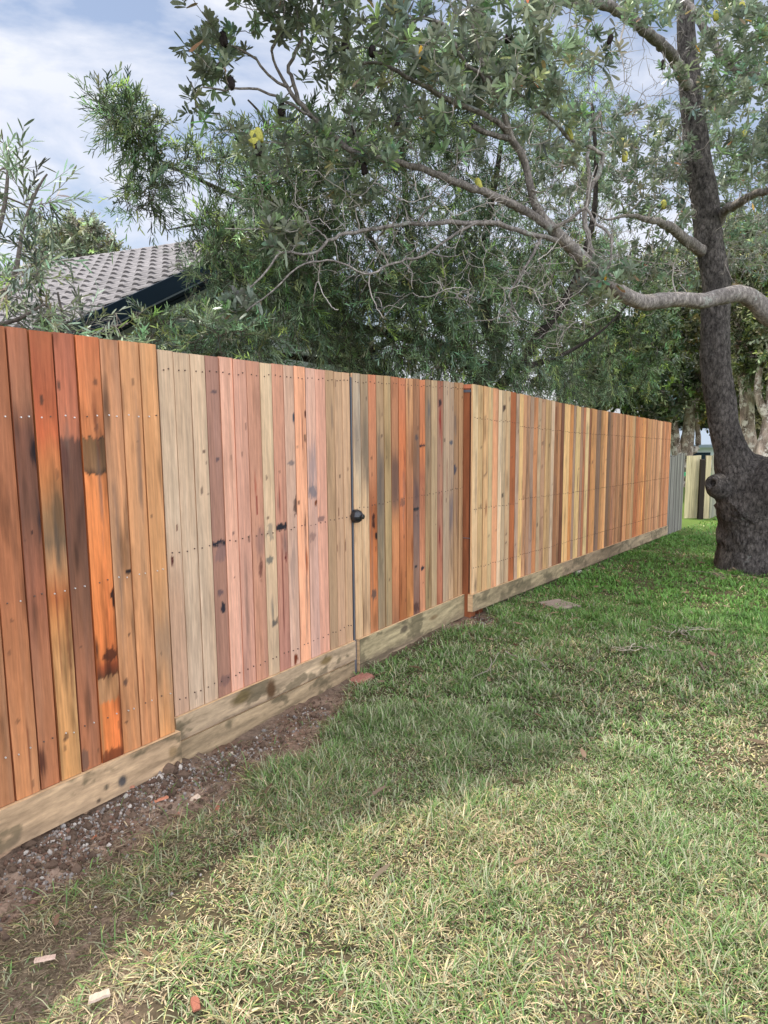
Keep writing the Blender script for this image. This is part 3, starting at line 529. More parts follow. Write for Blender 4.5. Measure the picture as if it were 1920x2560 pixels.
sp3 = {0: [(1.42, 0.5, 0.2, 0.45, (138, 122, 106), 0.7)], 1: [(1.35, 0.45, 0.22, 0.5, (116, 100, 82), 0.8)],
       2: [(0.86, 0.5, 0.045, 0.18, (60, 26, 18), 1), (0.76, 0.85, 0.025, 0.22, (34, 18, 16), 1), (0.36, 0.5, 0.035, 0.35, (88, 70, 62), 0.9)],
       3: [(1.12, 0.4, 0.3, 0.35, (92, 82, 76), 0.7), (0.6, 0.7, 0.3, 0.12, (110, 100, 80), 0.7)],
       5: [(1.1, 0.4, 0.2, 0.5, (98, 72, 62), 0.7)], 6: [(1.25, 0.7, 0.1, 0.15, (110, 60, 44), 0.8), (0.95, 0.4, 0.03, 0.4, (96, 70, 60), 0.7), (0.35, 0.2, 0.2, 0.2, (112, 62, 34), 0.8)],
       7: [(0.5, 0.85, 0.25, 0.15, (110, 60, 34), 0.8), (1.3, 0.85, 0.2, 0.15, (126, 82, 54), 0.8)],
       8: [(1.4, 0.5, 0.02, 0.3, (76, 66, 66), 0.8), (0.88, 0.45, 0.012, 0.6, (30, 34, 38), 1), (1.0, 0.5, 0.12, 0.4, (88, 66, 64), 0.8), (0.45, 0.4, 0.012, 0.25, (40, 40, 46), 1), (0.14, 0.5, 0.04, 0.6, (72, 46, 40), 0.8)],
       9: [(1.34, 0.5, 0.010, 0.7, (62, 40, 40), 1), (0.42, 0.4, 0.014, 0.3, (40, 40, 50), 1)], 10: [(1.6, 0.6, 0.1, 0.3, (90, 84, 82), 0.8)],
       12: [(1.65, 0.4, 0.03, 0.3, (40, 30, 36), 1), (1.52, 0.45, 0.12, 0.17, (130, 22, 20), 1), (1.35, 0.75, 0.14, 0.08, (140, 30, 24), 0.9), (0.62, 0.4, 0.12, 0.2, (112, 20, 22), 1), (0.45, 0.55, 0.2, 0.09, (120, 26, 22), 0.9), (0.9, 0.7, 0.08, 0.1, (100, 34, 30), 0.9)],
       14: [(1.35, 0.5, 0.02, 0.3, (66, 70, 80), 0.9), (0.8, 0.5, 0.2, 0.4, (104, 92, 92), 0.8)], 15: [(1.5, 0.2, 0.12, 0.4, (104, 88, 78), 0.8), (1.13, 0.2, 0.035, 0.35, (64, 60, 68), 1)]}
mb = MB()
fence_panel(mb, b3, 0.0, T3, P3t, 9, 190, sp3, 37, 0.55, (lambda s: 1.775, lambda s: 0.97), 2)
backing(mb, 3.73, 5.27, 0.0, T3, P3t, 7)
mb.build('paling_panel', WM, f3)
mb = MB(); plinth(mb, 3.722, 5.29, -0.03, 0.014, lf(3.72, -0.062, 5.295, -0.128), P3t, 21, base=(158, 142, 108), marks=((4.3, 0.02, 0.06, 0.03, (96, 84, 66)), (4.75, 0.0, 0.08, 0.02, (128, 106, 76))))
mb.build('plinth_board', M_plinth, f3)
mb = MB(); plinth(mb, 3.730, 5.05, -0.034, 0.008, lf(3.72, -0.185, 5.295, -0.19), lf(3.72, -0.066, 5.295, -0.131), 22, base=(140, 122, 98))
mb.build('plinth_board', M_plinth, f3)
mb = MB(); fbox(mb, 3.688, 3.700, -0.05, -0.004, -0.17, 1.80, (0.1, 0.1, 0.12)); fbox(mb, 3.7005, 3.722, -0.05, -0.010, -0.17, 1.78, lin((104, 92, 88)))
mb.build('steel_frame', M_steel, f3)
# ring latch: round rose, faceted dome and a turned lever end
def lathe(prof, n, origin, axis_v, smooth=True):
    ax = np.array(axis_v) / np.linalg.norm(axis_v); ref = np.array([0, 0, 1.0]) if abs(ax[2]) < 0.9 else np.array([1.0, 0, 0])
    e1 = np.cross(ax, ref); e1 /= np.linalg.norm(e1); e2_ = np.cross(ax, e1); t = np.linspace(0, 2 * math.pi, n, endpoint=False)
    V = np.concatenate([origin + ax * h + r_ * (np.cos(t)[:, None] * e1 + np.sin(t)[:, None] * e2_) for h, r_ in prof])
    q = [[k * n + i, k * n + (i + 1) % n, (k + 1) * n + (i + 1) % n, (k + 1) * n + i] for k in range(len(prof) - 1) for i in range(n)]
    return V, np.array(q)
lp = W(3.70, 0.004, 0.925)
lt = MB(); V, q = lathe([(0.0, 0.043), (0.016, 0.044), (0.028, 0.042), (0.040, 0.036), (0.050, 0.026), (0.055, 0.014), (0.056, 0.0)], 16, lp, N); lt.add(V, q)
latch = lt.build('latch', M_black, f3)
lt = MB(); V, q = lathe([(0.05, 0.012), (0.058, 0.012), (0.060, 0.016), (0.069, 0.016), (0.071, 0.011), (0.071, 0.0)], 12, lp, N); lt.add(V, q)
kn = lt.build('knob', M_black, f3); kn.parent = latch; 

# --- hinge post between gate and long bay
pm = MB(); fbox(pm, 5.292, 5.40, -0.07, 0.062, -0.5, 1.775, bid=1); 
gp = pm.build('gate_post', M_post); tag(gp, 'red-brown hardwood post set back between the gate and the long fence bay', 'post')
pm = MB(); fbox(pm, 5.286, 5.291, -0.02, 0.060, 1.775 - 0.03, 1.775 - 0.01); pm.build('hinge_plate', M_steel, gp)
pm = MB(); fbox(pm, 5.286, 5.291, 0.0, 0.060, 0.545, 0.55); pm.build('strap', M_steel, gp)
pm = MB(); fbox(pm, 5.283, 5.41, -0.06, 0.062, 1.776, 1.808, lin((196, 118, 84))); pm.build('cap', M_wood, gp)

# --- long bay running away
f4 = empty('paling_fence', W(5.4, 0.083, -0.2), 'long tan and orange paling bay running away from the gate to the old grey fence', 'fence', 'bays of the new timber paling fence')
Q4 = 0.083; GREY = 0.10
T4 = lambda s: np.interp(s, [5.28, 7.945, 13.5], [1.812, 1.661, 1.412]); P4t = lf(5.28, 0.073, 13.53, -0.44)
xs_ = [135, 222, 295, 368, 437, 515, 572, 635, 700, 778, 830, 890, 945, 995, 1050, 1108, 1160, 1220, 1265, 1307, 1355, 1410, 1455, 1500, 1550, 1585]
cs_ = [(200, 174, 130), (184, 154, 108), (188, 148, 102), (184, 158, 114), (196, 136, 100), (208, 184, 148), (168, 148, 116), (178, 154, 118), (158, 78, 44), (158, 134, 112), (208, 168, 108), (172, 126, 92), (162, 122, 92), (152, 128, 106), (188, 122, 80), (168, 144, 114), (168, 132, 102), (170, 140, 96), (168, 138, 98), (194, 168, 138), (142, 94, 62), (168, 116, 78), (112, 64, 46), (200, 164, 108), (196, 158, 104)]
def s_of(x, y, q):
    v = fw + r2 * (x - 960) / F + u2 * (1280 - y) / F; O2 = N * (q - OFF); t = ((O2 - CAM) @ N) / (v @ N); return float((CAM + v * t) @ D)
e4 = [5.28 + (s_of(1160 + x / 5.925, 1000, Q4) - s_of(1160 + xs_[0] / 5.925, 1000, Q4)) for x in xs_]
c4 = list(cs_)
x2 = [42, 90, 125, 190, 228, 258, 305, 335, 375, 410, 470, 500, 560, 600, 630, 670, 720, 780, 805, 860, 905, 950, 1000, 1045, 1085, 1110, 1160, 1200, 1250, 1290, 1310, 1345, 1385, 1430]
k2 = [(192, 124, 68), (160, 134, 112), (198, 168, 112), (152, 118, 92), (178, 108, 78), (206, 178, 128), (144, 88, 62), (202, 138, 84), (196, 138, 88), (134, 106, 88), (182, 128, 78), (208, 148, 94), (126, 94, 76), (152, 108, 78), (182, 122, 88), (176, 124, 88), (172, 118, 82), (142, 82, 52), (202, 138, 92), (178, 124, 78), (186, 144, 98), (172, 92, 56), (190, 118, 72), (202, 132, 78), (152, 88, 52), (186, 132, 88), (182, 126, 88), (168, 118, 82), (176, 122, 88), (206, 158, 112), (152, 98, 68), (182, 112, 76), (186, 116, 78)]
s_last = e4[-1]; h0 = s_of(1420 + 42 / 5.53, 1050, Q4)
sc_ = (13.5 - s_last) / (s_of(1420 + 1430 / 5.53, 1050, Q4) - h0)
rr = np.random.default_rng(4)
for i in range(33):
    a0 = s_last + (s_of(1420 + x2[i] / 5.53, 1050, Q4) - h0) * sc_; a1 = s_last + (s_of(1420 + x2[i + 1] / 5.53, 1050, Q4) - h0) * sc_
    k = max(1, int(round((a1 - a0) / 0.1)))
    for j in range(k):
        e4.append(a0 + (a1 - a0) * (j + 1) / k); c4.append(tuple(float(v) for v in np.clip(np.array(k2[i]) * (rr.uniform(0.84, 1.12) if j else 1), 0, 250)))
b4 = [(e4[i], e4[i + 1], tuple(float(min(v * 1.06, 245)) for v in c4[i])) for i in range(len(e4) - 1)]
mb = MB()
fence_panel(mb, b4, Q4, T4, P4t, 4, 90, {6: [(1.62, 0.4, 0.03, 0.3, (70, 46, 36), 1), (0.85, 0.4, 0.02, 0.2, (60, 44, 36), 1)], 2: [(1.45, 0.3, 0.12, 0.4, (120, 88, 54), 0.8), (0.75, 0.6, 0.08, 0.25, (122, 74, 44), 0.9)]}, 51, 0.62,
            (lambda s: T4(s) - 0.27 - 0.03 * (s > 6.3), lambda s: T4(s) - 1.02 + 0.04 * (s > 6.3), lambda s: P4t(s) + 0.22), 2)
backing(mb, 5.29, 13.5, Q4, T4, P4t, 9)
mb.build('paling_panel', WM, f4)
sA = 5.277
for i, sB in enumerate((7.6, 10.2, 13.53)):
    mb = MB(); plinth(mb, sA, sB - 0.003, Q4 - 0.032, Q4 + 0.014, lf(5.28, -0.075, 13.53, -0.605), P4t, 31 + i, m=10, base=[(156, 138, 106), (142, 122, 96), (158, 138, 110)][i], n=30); mb.build('plinth_board', M_plinth, f4); sA = sB
for s in (5.5, 8.0, 10.6, 13.2): mb = MB(); fbox(mb, s, s + 0.1, Q4 - 0.14, Q4 - 0.04, gz(s) - 0.4, float(T4(s)) - 0.1, lin((120, 66, 42))); mb.build('post', M_wood, f4)

# --- old grey fences
def old_fence(label, pts, n, zt, seed, base, thick=0.018, group='old weathered paling fences'):
    """palings along pts (world xy line a->b)"""
    a, b_ = np.array(pts[0], float), np.array(pts[1], float); root = empty('old_fence', (a[0], a[1], gz((a - 0) @ D[:2])), label, 'fence', group)
    r = np.random.default_rng(seed); m = MB(); dv = (b_ - a); ln = np.linalg.norm(dv); dv /= ln; nv = np.array([dv[1], -dv[0]])
    for i in range(n):
        u0, u1 = a + dv * ln * (i / n) + dv * 0.003, a + dv * ln * ((i + 1) / n) - dv * 0.003
        z0 = float(gz(u0 @ D[:2])) + 0.02; z1 = zt + r.uniform(-0.02, 0.02) if not callable(zt) else zt(i / n) + r.uniform(-0.02, 0.02)
        t_ = thick * (1 + 0.2 * (i % 2)); c = lin(base[i % len(base)]) * r.uniform(0.8, 1.15)
        V = []
        for (p, k) in ((u0, 0), (u1, 0), (u1, 1), (u0, 1)): V.append([*(p + nv * (t_ if k == 0 else 0)), z0])
        for (p, k) in ((u0, 0), (u1, 0), (u1, 1), (u0, 1)): V.append([*(p + nv * (t_ if k == 0 else 0)), z1])
        m.add(V, BOXQ, None, c, r.random() * 40)
    m.build('paling_panel', M_greyfence, root)
    for zz in (0.35, 0.85):
        m = MB()
        zc = zt * zz if not callable(zt) else zt(0.5) * zz
        V = [[*(p - nv * k), h] for h in (zc, zc + 0.08) for (p, k) in ((a, 0.0), (b_, 0.0), (b_, 0.045), (a, 0.045))]
        m.add(V, BOXQ, None, lin((96, 92, 84)), 1); m.build('rail', M_greyfence, root)
    return root
pA = W(13.56, 0.06, 0)[:2]; pB = W(15.05, 0.06, 0)[:2]
old_fence('old grey weathered paling fence butting onto the far end of the new fence', (pA, pB), 15, 0.80, 1, [(132, 128, 118), (112, 108, 100), (140, 136, 124)])
y1 = at(1709, 1296, 16.8); y2 = at(1744, 1296, 17.0)
zt_ = at(1720, 1138, 16.9)[2]
old_fence('three sunlit lichen-yellow palings standing left of the black post', (y1[:2], y2[:2]), 3, zt_, 2, [(206, 190, 148), (196, 180, 140), (210, 196, 156)])
y3 = at(1757, 1296, 16.9); y4 = at(1771, 1296, 16.9); y5 = at(1812, 1290, 18.6)
old_fence('single sunlit pale paling standing right of the black post', (y3[:2], y4[:2]), 1, zt_, 3, [(206, 188, 148)])
old_fence('old grey-green paling fence turning away behind the big tree trunk', (y4[:2] + np.array([0.01, 0]), y5[:2]), 9, zt_ - 0.02, 4, [(156, 152, 130), (138, 136, 120)])
bp = at(1752, 1296, 16.75); m = MB(); x0, y0, z0 = bp[0] - 0.055, bp[1], -1.1; zb_ = at(1752, 1150, 16.75)[2]
m.add([[x0, y0, z0], [x0 + .11, y0, z0], [x0 + .11, y0 + .09, z0], [x0, y0 + .09, z0], [x0, y0, zb_], [x0 + .11, y0, zb_], [x0 + .11, y0 + .09, zb_ + .01], [x0, y0 + .09, zb_ + .01]], BOXQ, None, lin((52, 44, 38)), 3)
o = m.build('fence_post', M_greyfence); tag(o, 'dark stained square post in the gap between the old pale palings', 'post')

# wheelie bin seen through the gap
bn = at(1748, 1280, 18.3); bin_ = empty('wheelie_bin', (bn[0], bn[1], gz(np.array(bn[:2]) @ D[:2])), 'dark green wheelie bin glimpsed through the gap in the old fence', 'bin')
bx_, by_, bz_ = bin_.location
m = MB(); w0, w1 = 0.22, 0.29
m.add([[bx_ - w0, by_ - w0, bz_ + .06], [bx_ + w0, by_ - w0, bz_ + .06], [bx_ + w0, by_ + w0, bz_ + .06], [bx_ - w0, by_ + w0, bz_ + .06], [bx_ - w1, by_ - w1, bz_ + .95], [bx_ + w1, by_ - w1, bz_ + .95], [bx_ + w1, by_ + w1, bz_ + .95], [bx_ - w1, by_ + w1, bz_ + .95]], BOXQ); m.build('body', M_bin, bin_)
m = MB(); V = [[bx_ + x * .31, by_ + y * .31, bz_ + z] for z, k in ((.955, 1), (1.0, 1)) for x, y in ((-1, -1.1), (1, -1.1), (1, 1), (-1, 1))]; V = np.array(V); V[6:, 2] += .05; m.add(V, BOXQ); m.build('lid', mat('bright_green_lid', base=(0.02, 0.35, 0.16), rough=0.4), bin_)
for sx_ in (-1, 1):
    V, q = lathe([(-.03, .0), (-.03, .1), (.03, .1), (.03, 0)], 14, np.array([bx_ + sx_ * .2, by_ + .24, bz_ + .1]), (1, 0, 0)); m = MB(); m.add(V, q); m.build('wheel', M_black, bin_)

# ------------------------------------------------------------------ house with the tiled roof
DH = 4.8
def on_plane(x, y, q):
    v = fw + r2 * (x - 960) / F + u2 * (1280 - y) / F; O2 = N * (q - OFF); t = ((O2 - CAM) @ N) / (v @ N); p = CAM + v * t; return float(p @ D), float(p[2])
sa, za = on_plane(693, 573, -DH)
apex = W(sa, -DH, 0.0)
Nh = np.array([0.899, -0.438, 0.0]); Dh = np.array([0.438, 0.899, 0.0])     # the house stands a few degrees off the fence line
v_ = fw + r2 * (191 - 960) / F + u2 * (1280 - 803) / F; t_h = ((apex - CAM) @ Nh) / (v_ @ Nh); p_h = CAM + v_ * t_h; sb, zb2 = sa + float((p_h - apex) @ Dh), float(p_h[2])
FR = [Dh, Nh, sa, -DH, apex]
slope = (za - zb2) / (sa - sb); th = math.atan(slope)
s_e = sb - 1.3; z_e = za - slope * (sa - s_e)
house = empty('house', W(sa, -DH - 0.5, -0.1), 'house with grey concrete tiled gable roof and navy barge board behind the fence', 'house')
m = MB(); ctile = lin((128, 123, 121)); qlen = 11.0; gauge = 0.29; wave = 0.235
nw = int(qlen / wave); smp = 9; qs = -DH - np.arange(nw * smp + 1) / smp * wave
ncourse = int((sa - s_e) / math.cos(th) / gauge) + 1
ph = (np.arange(nw * smp + 1) % smp) / smp * 2 * math.pi
wv = 0.024 * np.clip(np.sin(ph) * 1.25, -0.35, 1)
rt_ = np.random.default_rng(3)
for k in range(ncourse):
    d0 = k * gauge - 0.04; d1 = (k + 1) * gauge + 0.03
    rows = []
    for dd, lift in ((max(d0, 0), 0.0), (d1, 0.036), (d1, 0.036 - 0.026)):
        s_ = sa - dd * math.cos(th) - math.sin(th) * (wv * (1 if lift > 0.03 or lift == 0 else 0) + lift); z_ = za - dd * math.sin(th) + math.cos(th) * ((wv if not (lift == 0.036 - 0.026) else wv * 1.0 - 0.0) + lift)
        rows.append(W(s_, qs, z_))
    V = np.concatenate(rows); nn = len(qs); tilev = rt_.uniform(0.86, 1.1, nw + 1)[(np.arange(nn) // smp)]
    c = np.concatenate([ctile * tilev[:, None]] * 2 + [ctile * 0.75 * tilev[:, None]])
    m.add(V, grid_q(3, nn), None, c, 0)
roof = m.build('roof', M_tile, house)
# far slope (plain courses) and underlay
m = MB(); sR = sa + (sa - s_e)
for (s0, s1) in ((s_e, sa), (sR, sa)):
    V = W([s0, sa, sa, s0] * 2, [-DH, -DH, -DH - qlen, -DH - qlen] * 2, [z_e - .03, za - .03, za - .03, z_e - .03, z_e - .06, za - .06, za - .06, z_e - .06]); m.add(V, BOXQ[:, ::-1], None, ctile * 0.8)
m.build('roof_deck', M_tile, roof)
m = MB()
for k in range(28):
    q0 = -DH - k * 0.4 + 0.03; q1 = q0 - 0.42; t_ = np.linspace(0, math.pi, 7)
    V = []
    for (q_, rr_) in ((q0, 0.165), (q1, 0.145)):
        V.append(W(sa + rr_ * np.cos(t_), q_, za - 0.03 + rr_ * 0.9 * np.sin(t_)))
    V = np.concatenate(V); m.add(V, grid_q(2, 7), None, ctile * rt_.uniform(0.85, 1.05)); V2 = W(sa + np.append(np.cos(t_) * 0.165, 0), q0, za - 0.03 + np.append(np.sin(t_) * 0.1485, 0)); m.add(V2, None, [[i, i + 1, 7] for i in range(6)], ctile * 0.7)
m.build('ridge_cap', M_tile, roof)
def slab(m, q0, q1, d_top, d_bot, s0, s1, apex=True):
    """board following the rake in the gable plane"""
    f = lambda s: za - slope * abs(sa - s)
    for (a_, b_) in ((s0, sa), (sa, 2 * sa - s0)):
        V = W([a_, b_, b_, a_] * 2, [q0, q0, q1, q1] * 2, [f(a_) - d_bot, f(b_) - d_bot, f(b_) - d_bot, f(a_) - d_bot, f(a_) - d_top, f(b_) - d_top, f(b_) - d_top, f(a_) - d_top])
        m.add(V, BOXQ)
m = MB(); slab(m, -DH + 0.03, -DH + 0.005, -0.02, 0.20, s_e, sa); m.build('barge_board', M_navy, house)
m = MB(); slab(m, -DH + 0.018, -DH - 0.01, 0.202, 0.225, s_e, sa); m.build('trim', M_trim, house)
m = MB(); slab(m, -DH - 0.0, -DH - 0.55, 0.226, 0.245, s_e, sa); m.build('soffit', M_navy, house)
m = MB()
for k in range(4): slab(m, -DH - 0.50 + 0.012 * (k % 2), -DH - 0.56, 0.25 + 0.06 * k, 0.305 + 0.06 * k, s_e, sa)
m.build('frieze_board', M_navy, house)
m = MB(); f = lambda s: za - slope * abs(sa - s) - 0.25
V = W([s_e + 0.6, sa, sR - 0.6, sR - 0.6, s_e + 0.6] , -DH - 0.545, [f(s_e + 0.6), f(sa), f(sR - 0.6), -0.5, -0.5]); Vb = W([s_e + 0.6, sa, sR - 0.6, sR - 0.6, s_e + 0.6], -DH - qlen + 0.5, [f(s_e + 0.6), f(sa), f(sR - 0.6), -0.5, -0.5])
m.add(np.concatenate([V, Vb]), [[0, 5, 6, 1], [1, 6, 7, 2], [2, 7, 8, 3], [4, 9, 5, 0], [4, 0, 1, 3], [9, 8, 6, 5]], [[1, 2, 3], [6, 8, 7]])
for k in range(24):       # board joints of the cladding stand 6 mm proud
    z_ = -0.4 + k * 0.2; ha = (za - 0.25 - (z_ + 0.02)) / slope
    if ha < 0.1: break
    a0 = max(s_e + 0.6, sa - ha); a1 = min(sR - 0.6, sa + ha); fbox(m, a0 + 0.01, a1 - 0.01, -DH - 0.545, -DH - 0.537, z_ + 0.008, z_ + 0.19)
m.build('wall', M_wall, house)
m = MB(); V, q = lathe([(0, .055), (qlen - 0.2, .055)], 8, W(s_e - 0.06, -DH - 0.1, z_e - 0.08), -Nh); m.add(V, q); m.build('gutter', M_navy, house)
FR = [D, N, 0.0, OFF, np.zeros(3)]

# pale building far behind the old fence
hb = at(1750, 1128, 34.0); h2 = empty('shed', (hb[0], hb[1], -1.6), 'pale low building with a light eave far beyond the old fence', 'shed')
m = MB(); x_, y_ = hb[0], hb[1]
def wbox(m, x0, x1, y0, y1, z0, z1, col=(1, 1, 1)): m.add([[x0, y0, z0], [x1, y0, z0], [x1, y1, z0], [x0, y1, z0], [x0, y0, z1], [x1, y0, z1], [x1, y1, z1], [x0, y1, z1]], BOXQ, None, col)
zt2 = at(1750, 1118, 34)[2]
wbox(m, x_ - 2.5, x_ + 4, y_, y_ + 5, -1.6, zt2); m.build('wall', M_white, h2)
m = MB(); m.add([[x_ - 3, y_ - .4, zt2], [x_ + 4.4, y_ - .4, zt2], [x_ + 4.4, y_ + 5.4, zt2], [x_ - 3, y_ + 5.4, zt2], [x_ - 3, y_ - .4, zt2 + .14], [x_ + 4.4, y_ - .4, zt2 + .14], [x_ + 4.4, y_ + 5.4, zt2 + .8], [x_ - 3, y_ + 5.4, zt2 + .8]], BOXQ); m.build('roof', M_trim, h2)
m = MB(); wbox(m, x_ - .6, x_ + .5, y_ - .02, y_ + .02, zt2 - .9, zt2 - .25); m.build('window', M_navy, h2)

# ------------------------------------------------------------------ trees
def smooth_path(P, r, step):
    P = np.asarray(P, float); r = np.asarray(r, float); out = []; ro = []
    n = len(P)
    for i in range(n - 1):
        p0 = P[max(i - 1, 0)]; p1 = P[i]; p2 = P[i + 1]; p3 = P[min(i + 2, n - 1)]
        k = max(2, int(np.linalg.norm(p2 - p1) / step))
        for j in range(k):
            t = j / k
            out.append(0.5 * (2 * p1 + (p2 - p0) * t + (2 * p0 - 5 * p1 + 4 * p2 - p3) * t * t + (3 * p1 - p0 - 3 * p2 + p3) * t ** 3)); ro.append(r[i] + (r[i + 1] - r[i]) * t)
    out.append(P[-1]); ro.append(r[-1]); return np.array(out), np.array(ro)
def tube(mb, P, r, n=6, lump=0.0, col=(1, 1, 1), seed=0, cap=True, mi=0):
    P = np.asarray(P, float); r = np.asarray(r, float); k = len(P)
    T = np.gradient(P, axis=0); T /= np.linalg.norm(T, axis=1)[:, None] + 1e-9
    ref = np.array([0.31, 0.17, 0.93]) if abs(T[0][2]) < 0.8 else np.array([1.0, 0.1, 0.05])
    E1 = np.cross(T, ref); E1 /= np.linalg.norm(E1, axis=1)[:, None] + 1e-9; E2 = np.cross(T, E1)
    a = np.linspace(0, 2 * math.pi, n, endpoint=False)
    rad = np.repeat(r[:, None], n, 1)
    if lump > 0:
        ln = np.concatenate([[0], np.cumsum(np.linalg.norm(np.diff(P, axis=0), axis=1))])
        u = a[None, :] / (2 * math.pi) * 6
        nz = fbm(ln[:, None] * 4 + seed, 3 * np.cos(a)[None, :] + 10 + seed, 3) + 0.6 * fbm(ln[:, None] * 14 + seed, 9 * np.sin(a)[None, :] + 40, 3)
        rad = rad * (1 + lump * (nz - 0.8))
    V = P[:, None, :] + rad[..., None] * (np.cos(a)[None, :, None] * E1[:, None, :] + np.sin(a)[None, :, None] * E2[:, None, :])
    i = np.arange(k - 1)[:, None] * n + np.arange(n)[None, :]; j = np.arange(k - 1)[:, None] * n + (np.arange(n) + 1)[None, :] % n
    q = np.stack([i, j, j + n, i + n], -1).reshape(-1, 4)
    mb.add(V.reshape(-1, 3), q, None, col, 0, mi)
def attach(skP, skR, tips, r, rmax=0.012, rmin=0.002, wob=0.12, sag=0.0, npt=6, grow=True, kbias=0.0, crook=1.0):
    """join every tip to the nearest wood with a crooked twig; returns twigs"""
    SK = [np.asarray(skP, float)]; SR = [np.asarray(skR, float)]
    cur = np.concatenate(SK); curR = np.concatenate(SR)
    tips = np.asarray(tips, float)
    d0 = np.array([np.min(((cur - t) ** 2).sum(1)) for t in tips])
    order = np.argsort(d0); twigs = []
    buf = np.empty((len(cur) + len(tips) * (npt - 1), 3)); bufR = np.empty(len(buf)); m_ = len(cur); buf[:m_] = cur; bufR[:m_] = curR
    for oi in order:
        t = tips[oi]; d2 = ((buf[:m_] - t) ** 2).sum(1) + kbias * (buf[:m_, 2] > t[2] + 0.1)
        j = int(np.argmin(d2)); p = buf[j]; L_ = math.sqrt(((p - t) ** 2).sum())
        if L_ < 0.03: continue
        u = np.linspace(0, 1, npt)[:, None]
        w1 = r.normal(0, wob * L_, 3); w2 = r.normal(0, wob * L_ * 0.6 * crook, 3)
        path = p + (t - p) * u + np.sin(np.pi * u) * (w1 + np.array([0, 0, -sag * L_])) + np.sin(2 * np.pi * u) * w2 + (r.normal(0, 0.03 * L_ * crook, (npt, 3)) * np.minimum(1, (u * (1 - u)) * 4))
        ra = min(bufR[j] * 0.7, rmax, 0.004 + 0.012 * L_); ra = max(ra, rmin * 1.1)
        rad = np.linspace(ra, rmin, npt)
        twigs.append((path, rad))
        if grow:
            buf[m_:m_ + npt - 1] = path[1:]; bufR[m_:m_ + npt - 1] = rad[1:]; m_ += npt - 1
    return twigs, order
def twig_mesh(name, twigs, material, parent, col=(0.2, 0.17, 0.15), n=4, jitter=0.25, r=rng):
    mb_ = MB()
    for P_, R_ in twigs: tube(mb_, P_, R_, n, 0, np.asarray(col) * r.uniform(1 - jitter, 1 + jitter))
    return mb_.build(name, material, parent, smooth=True)
def in_poly(pts, poly):
    x, y = pts[:, 0], pts[:, 1]; c = np.zeros(len(pts), bool); j = len(poly) - 1
    for i in range(len(poly)):
        xi, yi = poly[i]; xj, yj = poly[j]
        c ^= ((yi > y) != (yj > y)) & (x < (xj - xi) * (y - yi) / (yj - yi + 1e-9) + xi); j = i
    return c
def poly_pts(poly, n, y0, y1, r, dens=None):
    """n world points inside a solid whose silhouette is poly and depth runs y0..y1"""
    P_ = np.array(poly, float); out = []
    while len(out) < n:
        c = np.stack([r.uniform(P_[:, 0].min(), P_[:, 0].max(), 4000), r.uniform(P_[:, 1].min(), P_[:, 1].max(), 4000)], -1); c = c[in_poly(c, poly)]
        if dens is not None: c = c[r.random(len(c)) < dens(c[:, 0], c[:, 1])]
        out += list(c)
    c = np.array(out[:n]); Y = r.uniform(y0, y1, n)
    return np.array([at(a_, b_, y_) for (a_, b_), y_ in zip(c, Y)])
def leaf_cloud(base, dirs, length, width, col, droop=0.0, cup=0.0, wide=(0.5, 1.0, 0.9), tipc=1.0):
    """vectorised lance shaped leaves: base (n,3), dirs unit (n,3): 2 quads + tip each, upper side up"""
    n = len(base); Z = np.array([0, 0, 1.0])
    side = np.cross(dirs, Z); ls = np.linalg.norm(side, axis=1)[:, None]; side = np.where(ls < 1e-3, np.array([1.0, 0, 0]), side / (ls + 1e-9))
    roll = rng.normal(0, 0.5, n)[:, None]; upv = np.cross(side, dirs); side = side * np.cos(roll) + upv * np.sin(roll)
    p = []; prof = wide; fr = (0.0, 0.45, 0.8, 1.0)
    for k in range(4):
        c = base + dirs * (length * fr[k])[:, None] + np.array([0, 0, -1.0]) * (droop * length * fr[k] ** 2)[:, None]
        if k < 3: wv_ = side * (width * prof[k] * 0.5)[:, None]; p += [c + wv_, c - wv_]
        else: p.append(c)
    V = np.stack(p, 1).reshape(-1, 3); b_ = np.arange(n)[:, None] * 7
    Q = np.concatenate([b_ + np.array([0, 2, 3, 1]), b_ + np.array([2, 4, 5, 3])]); T = b_ + np.array([4, 6, 5])
    C = np.repeat(col, 7, 0)
    return V, Q, T, C
def unit(v): return v / (np.linalg.norm(v, axis=-1, keepdims=True) + 1e-9)
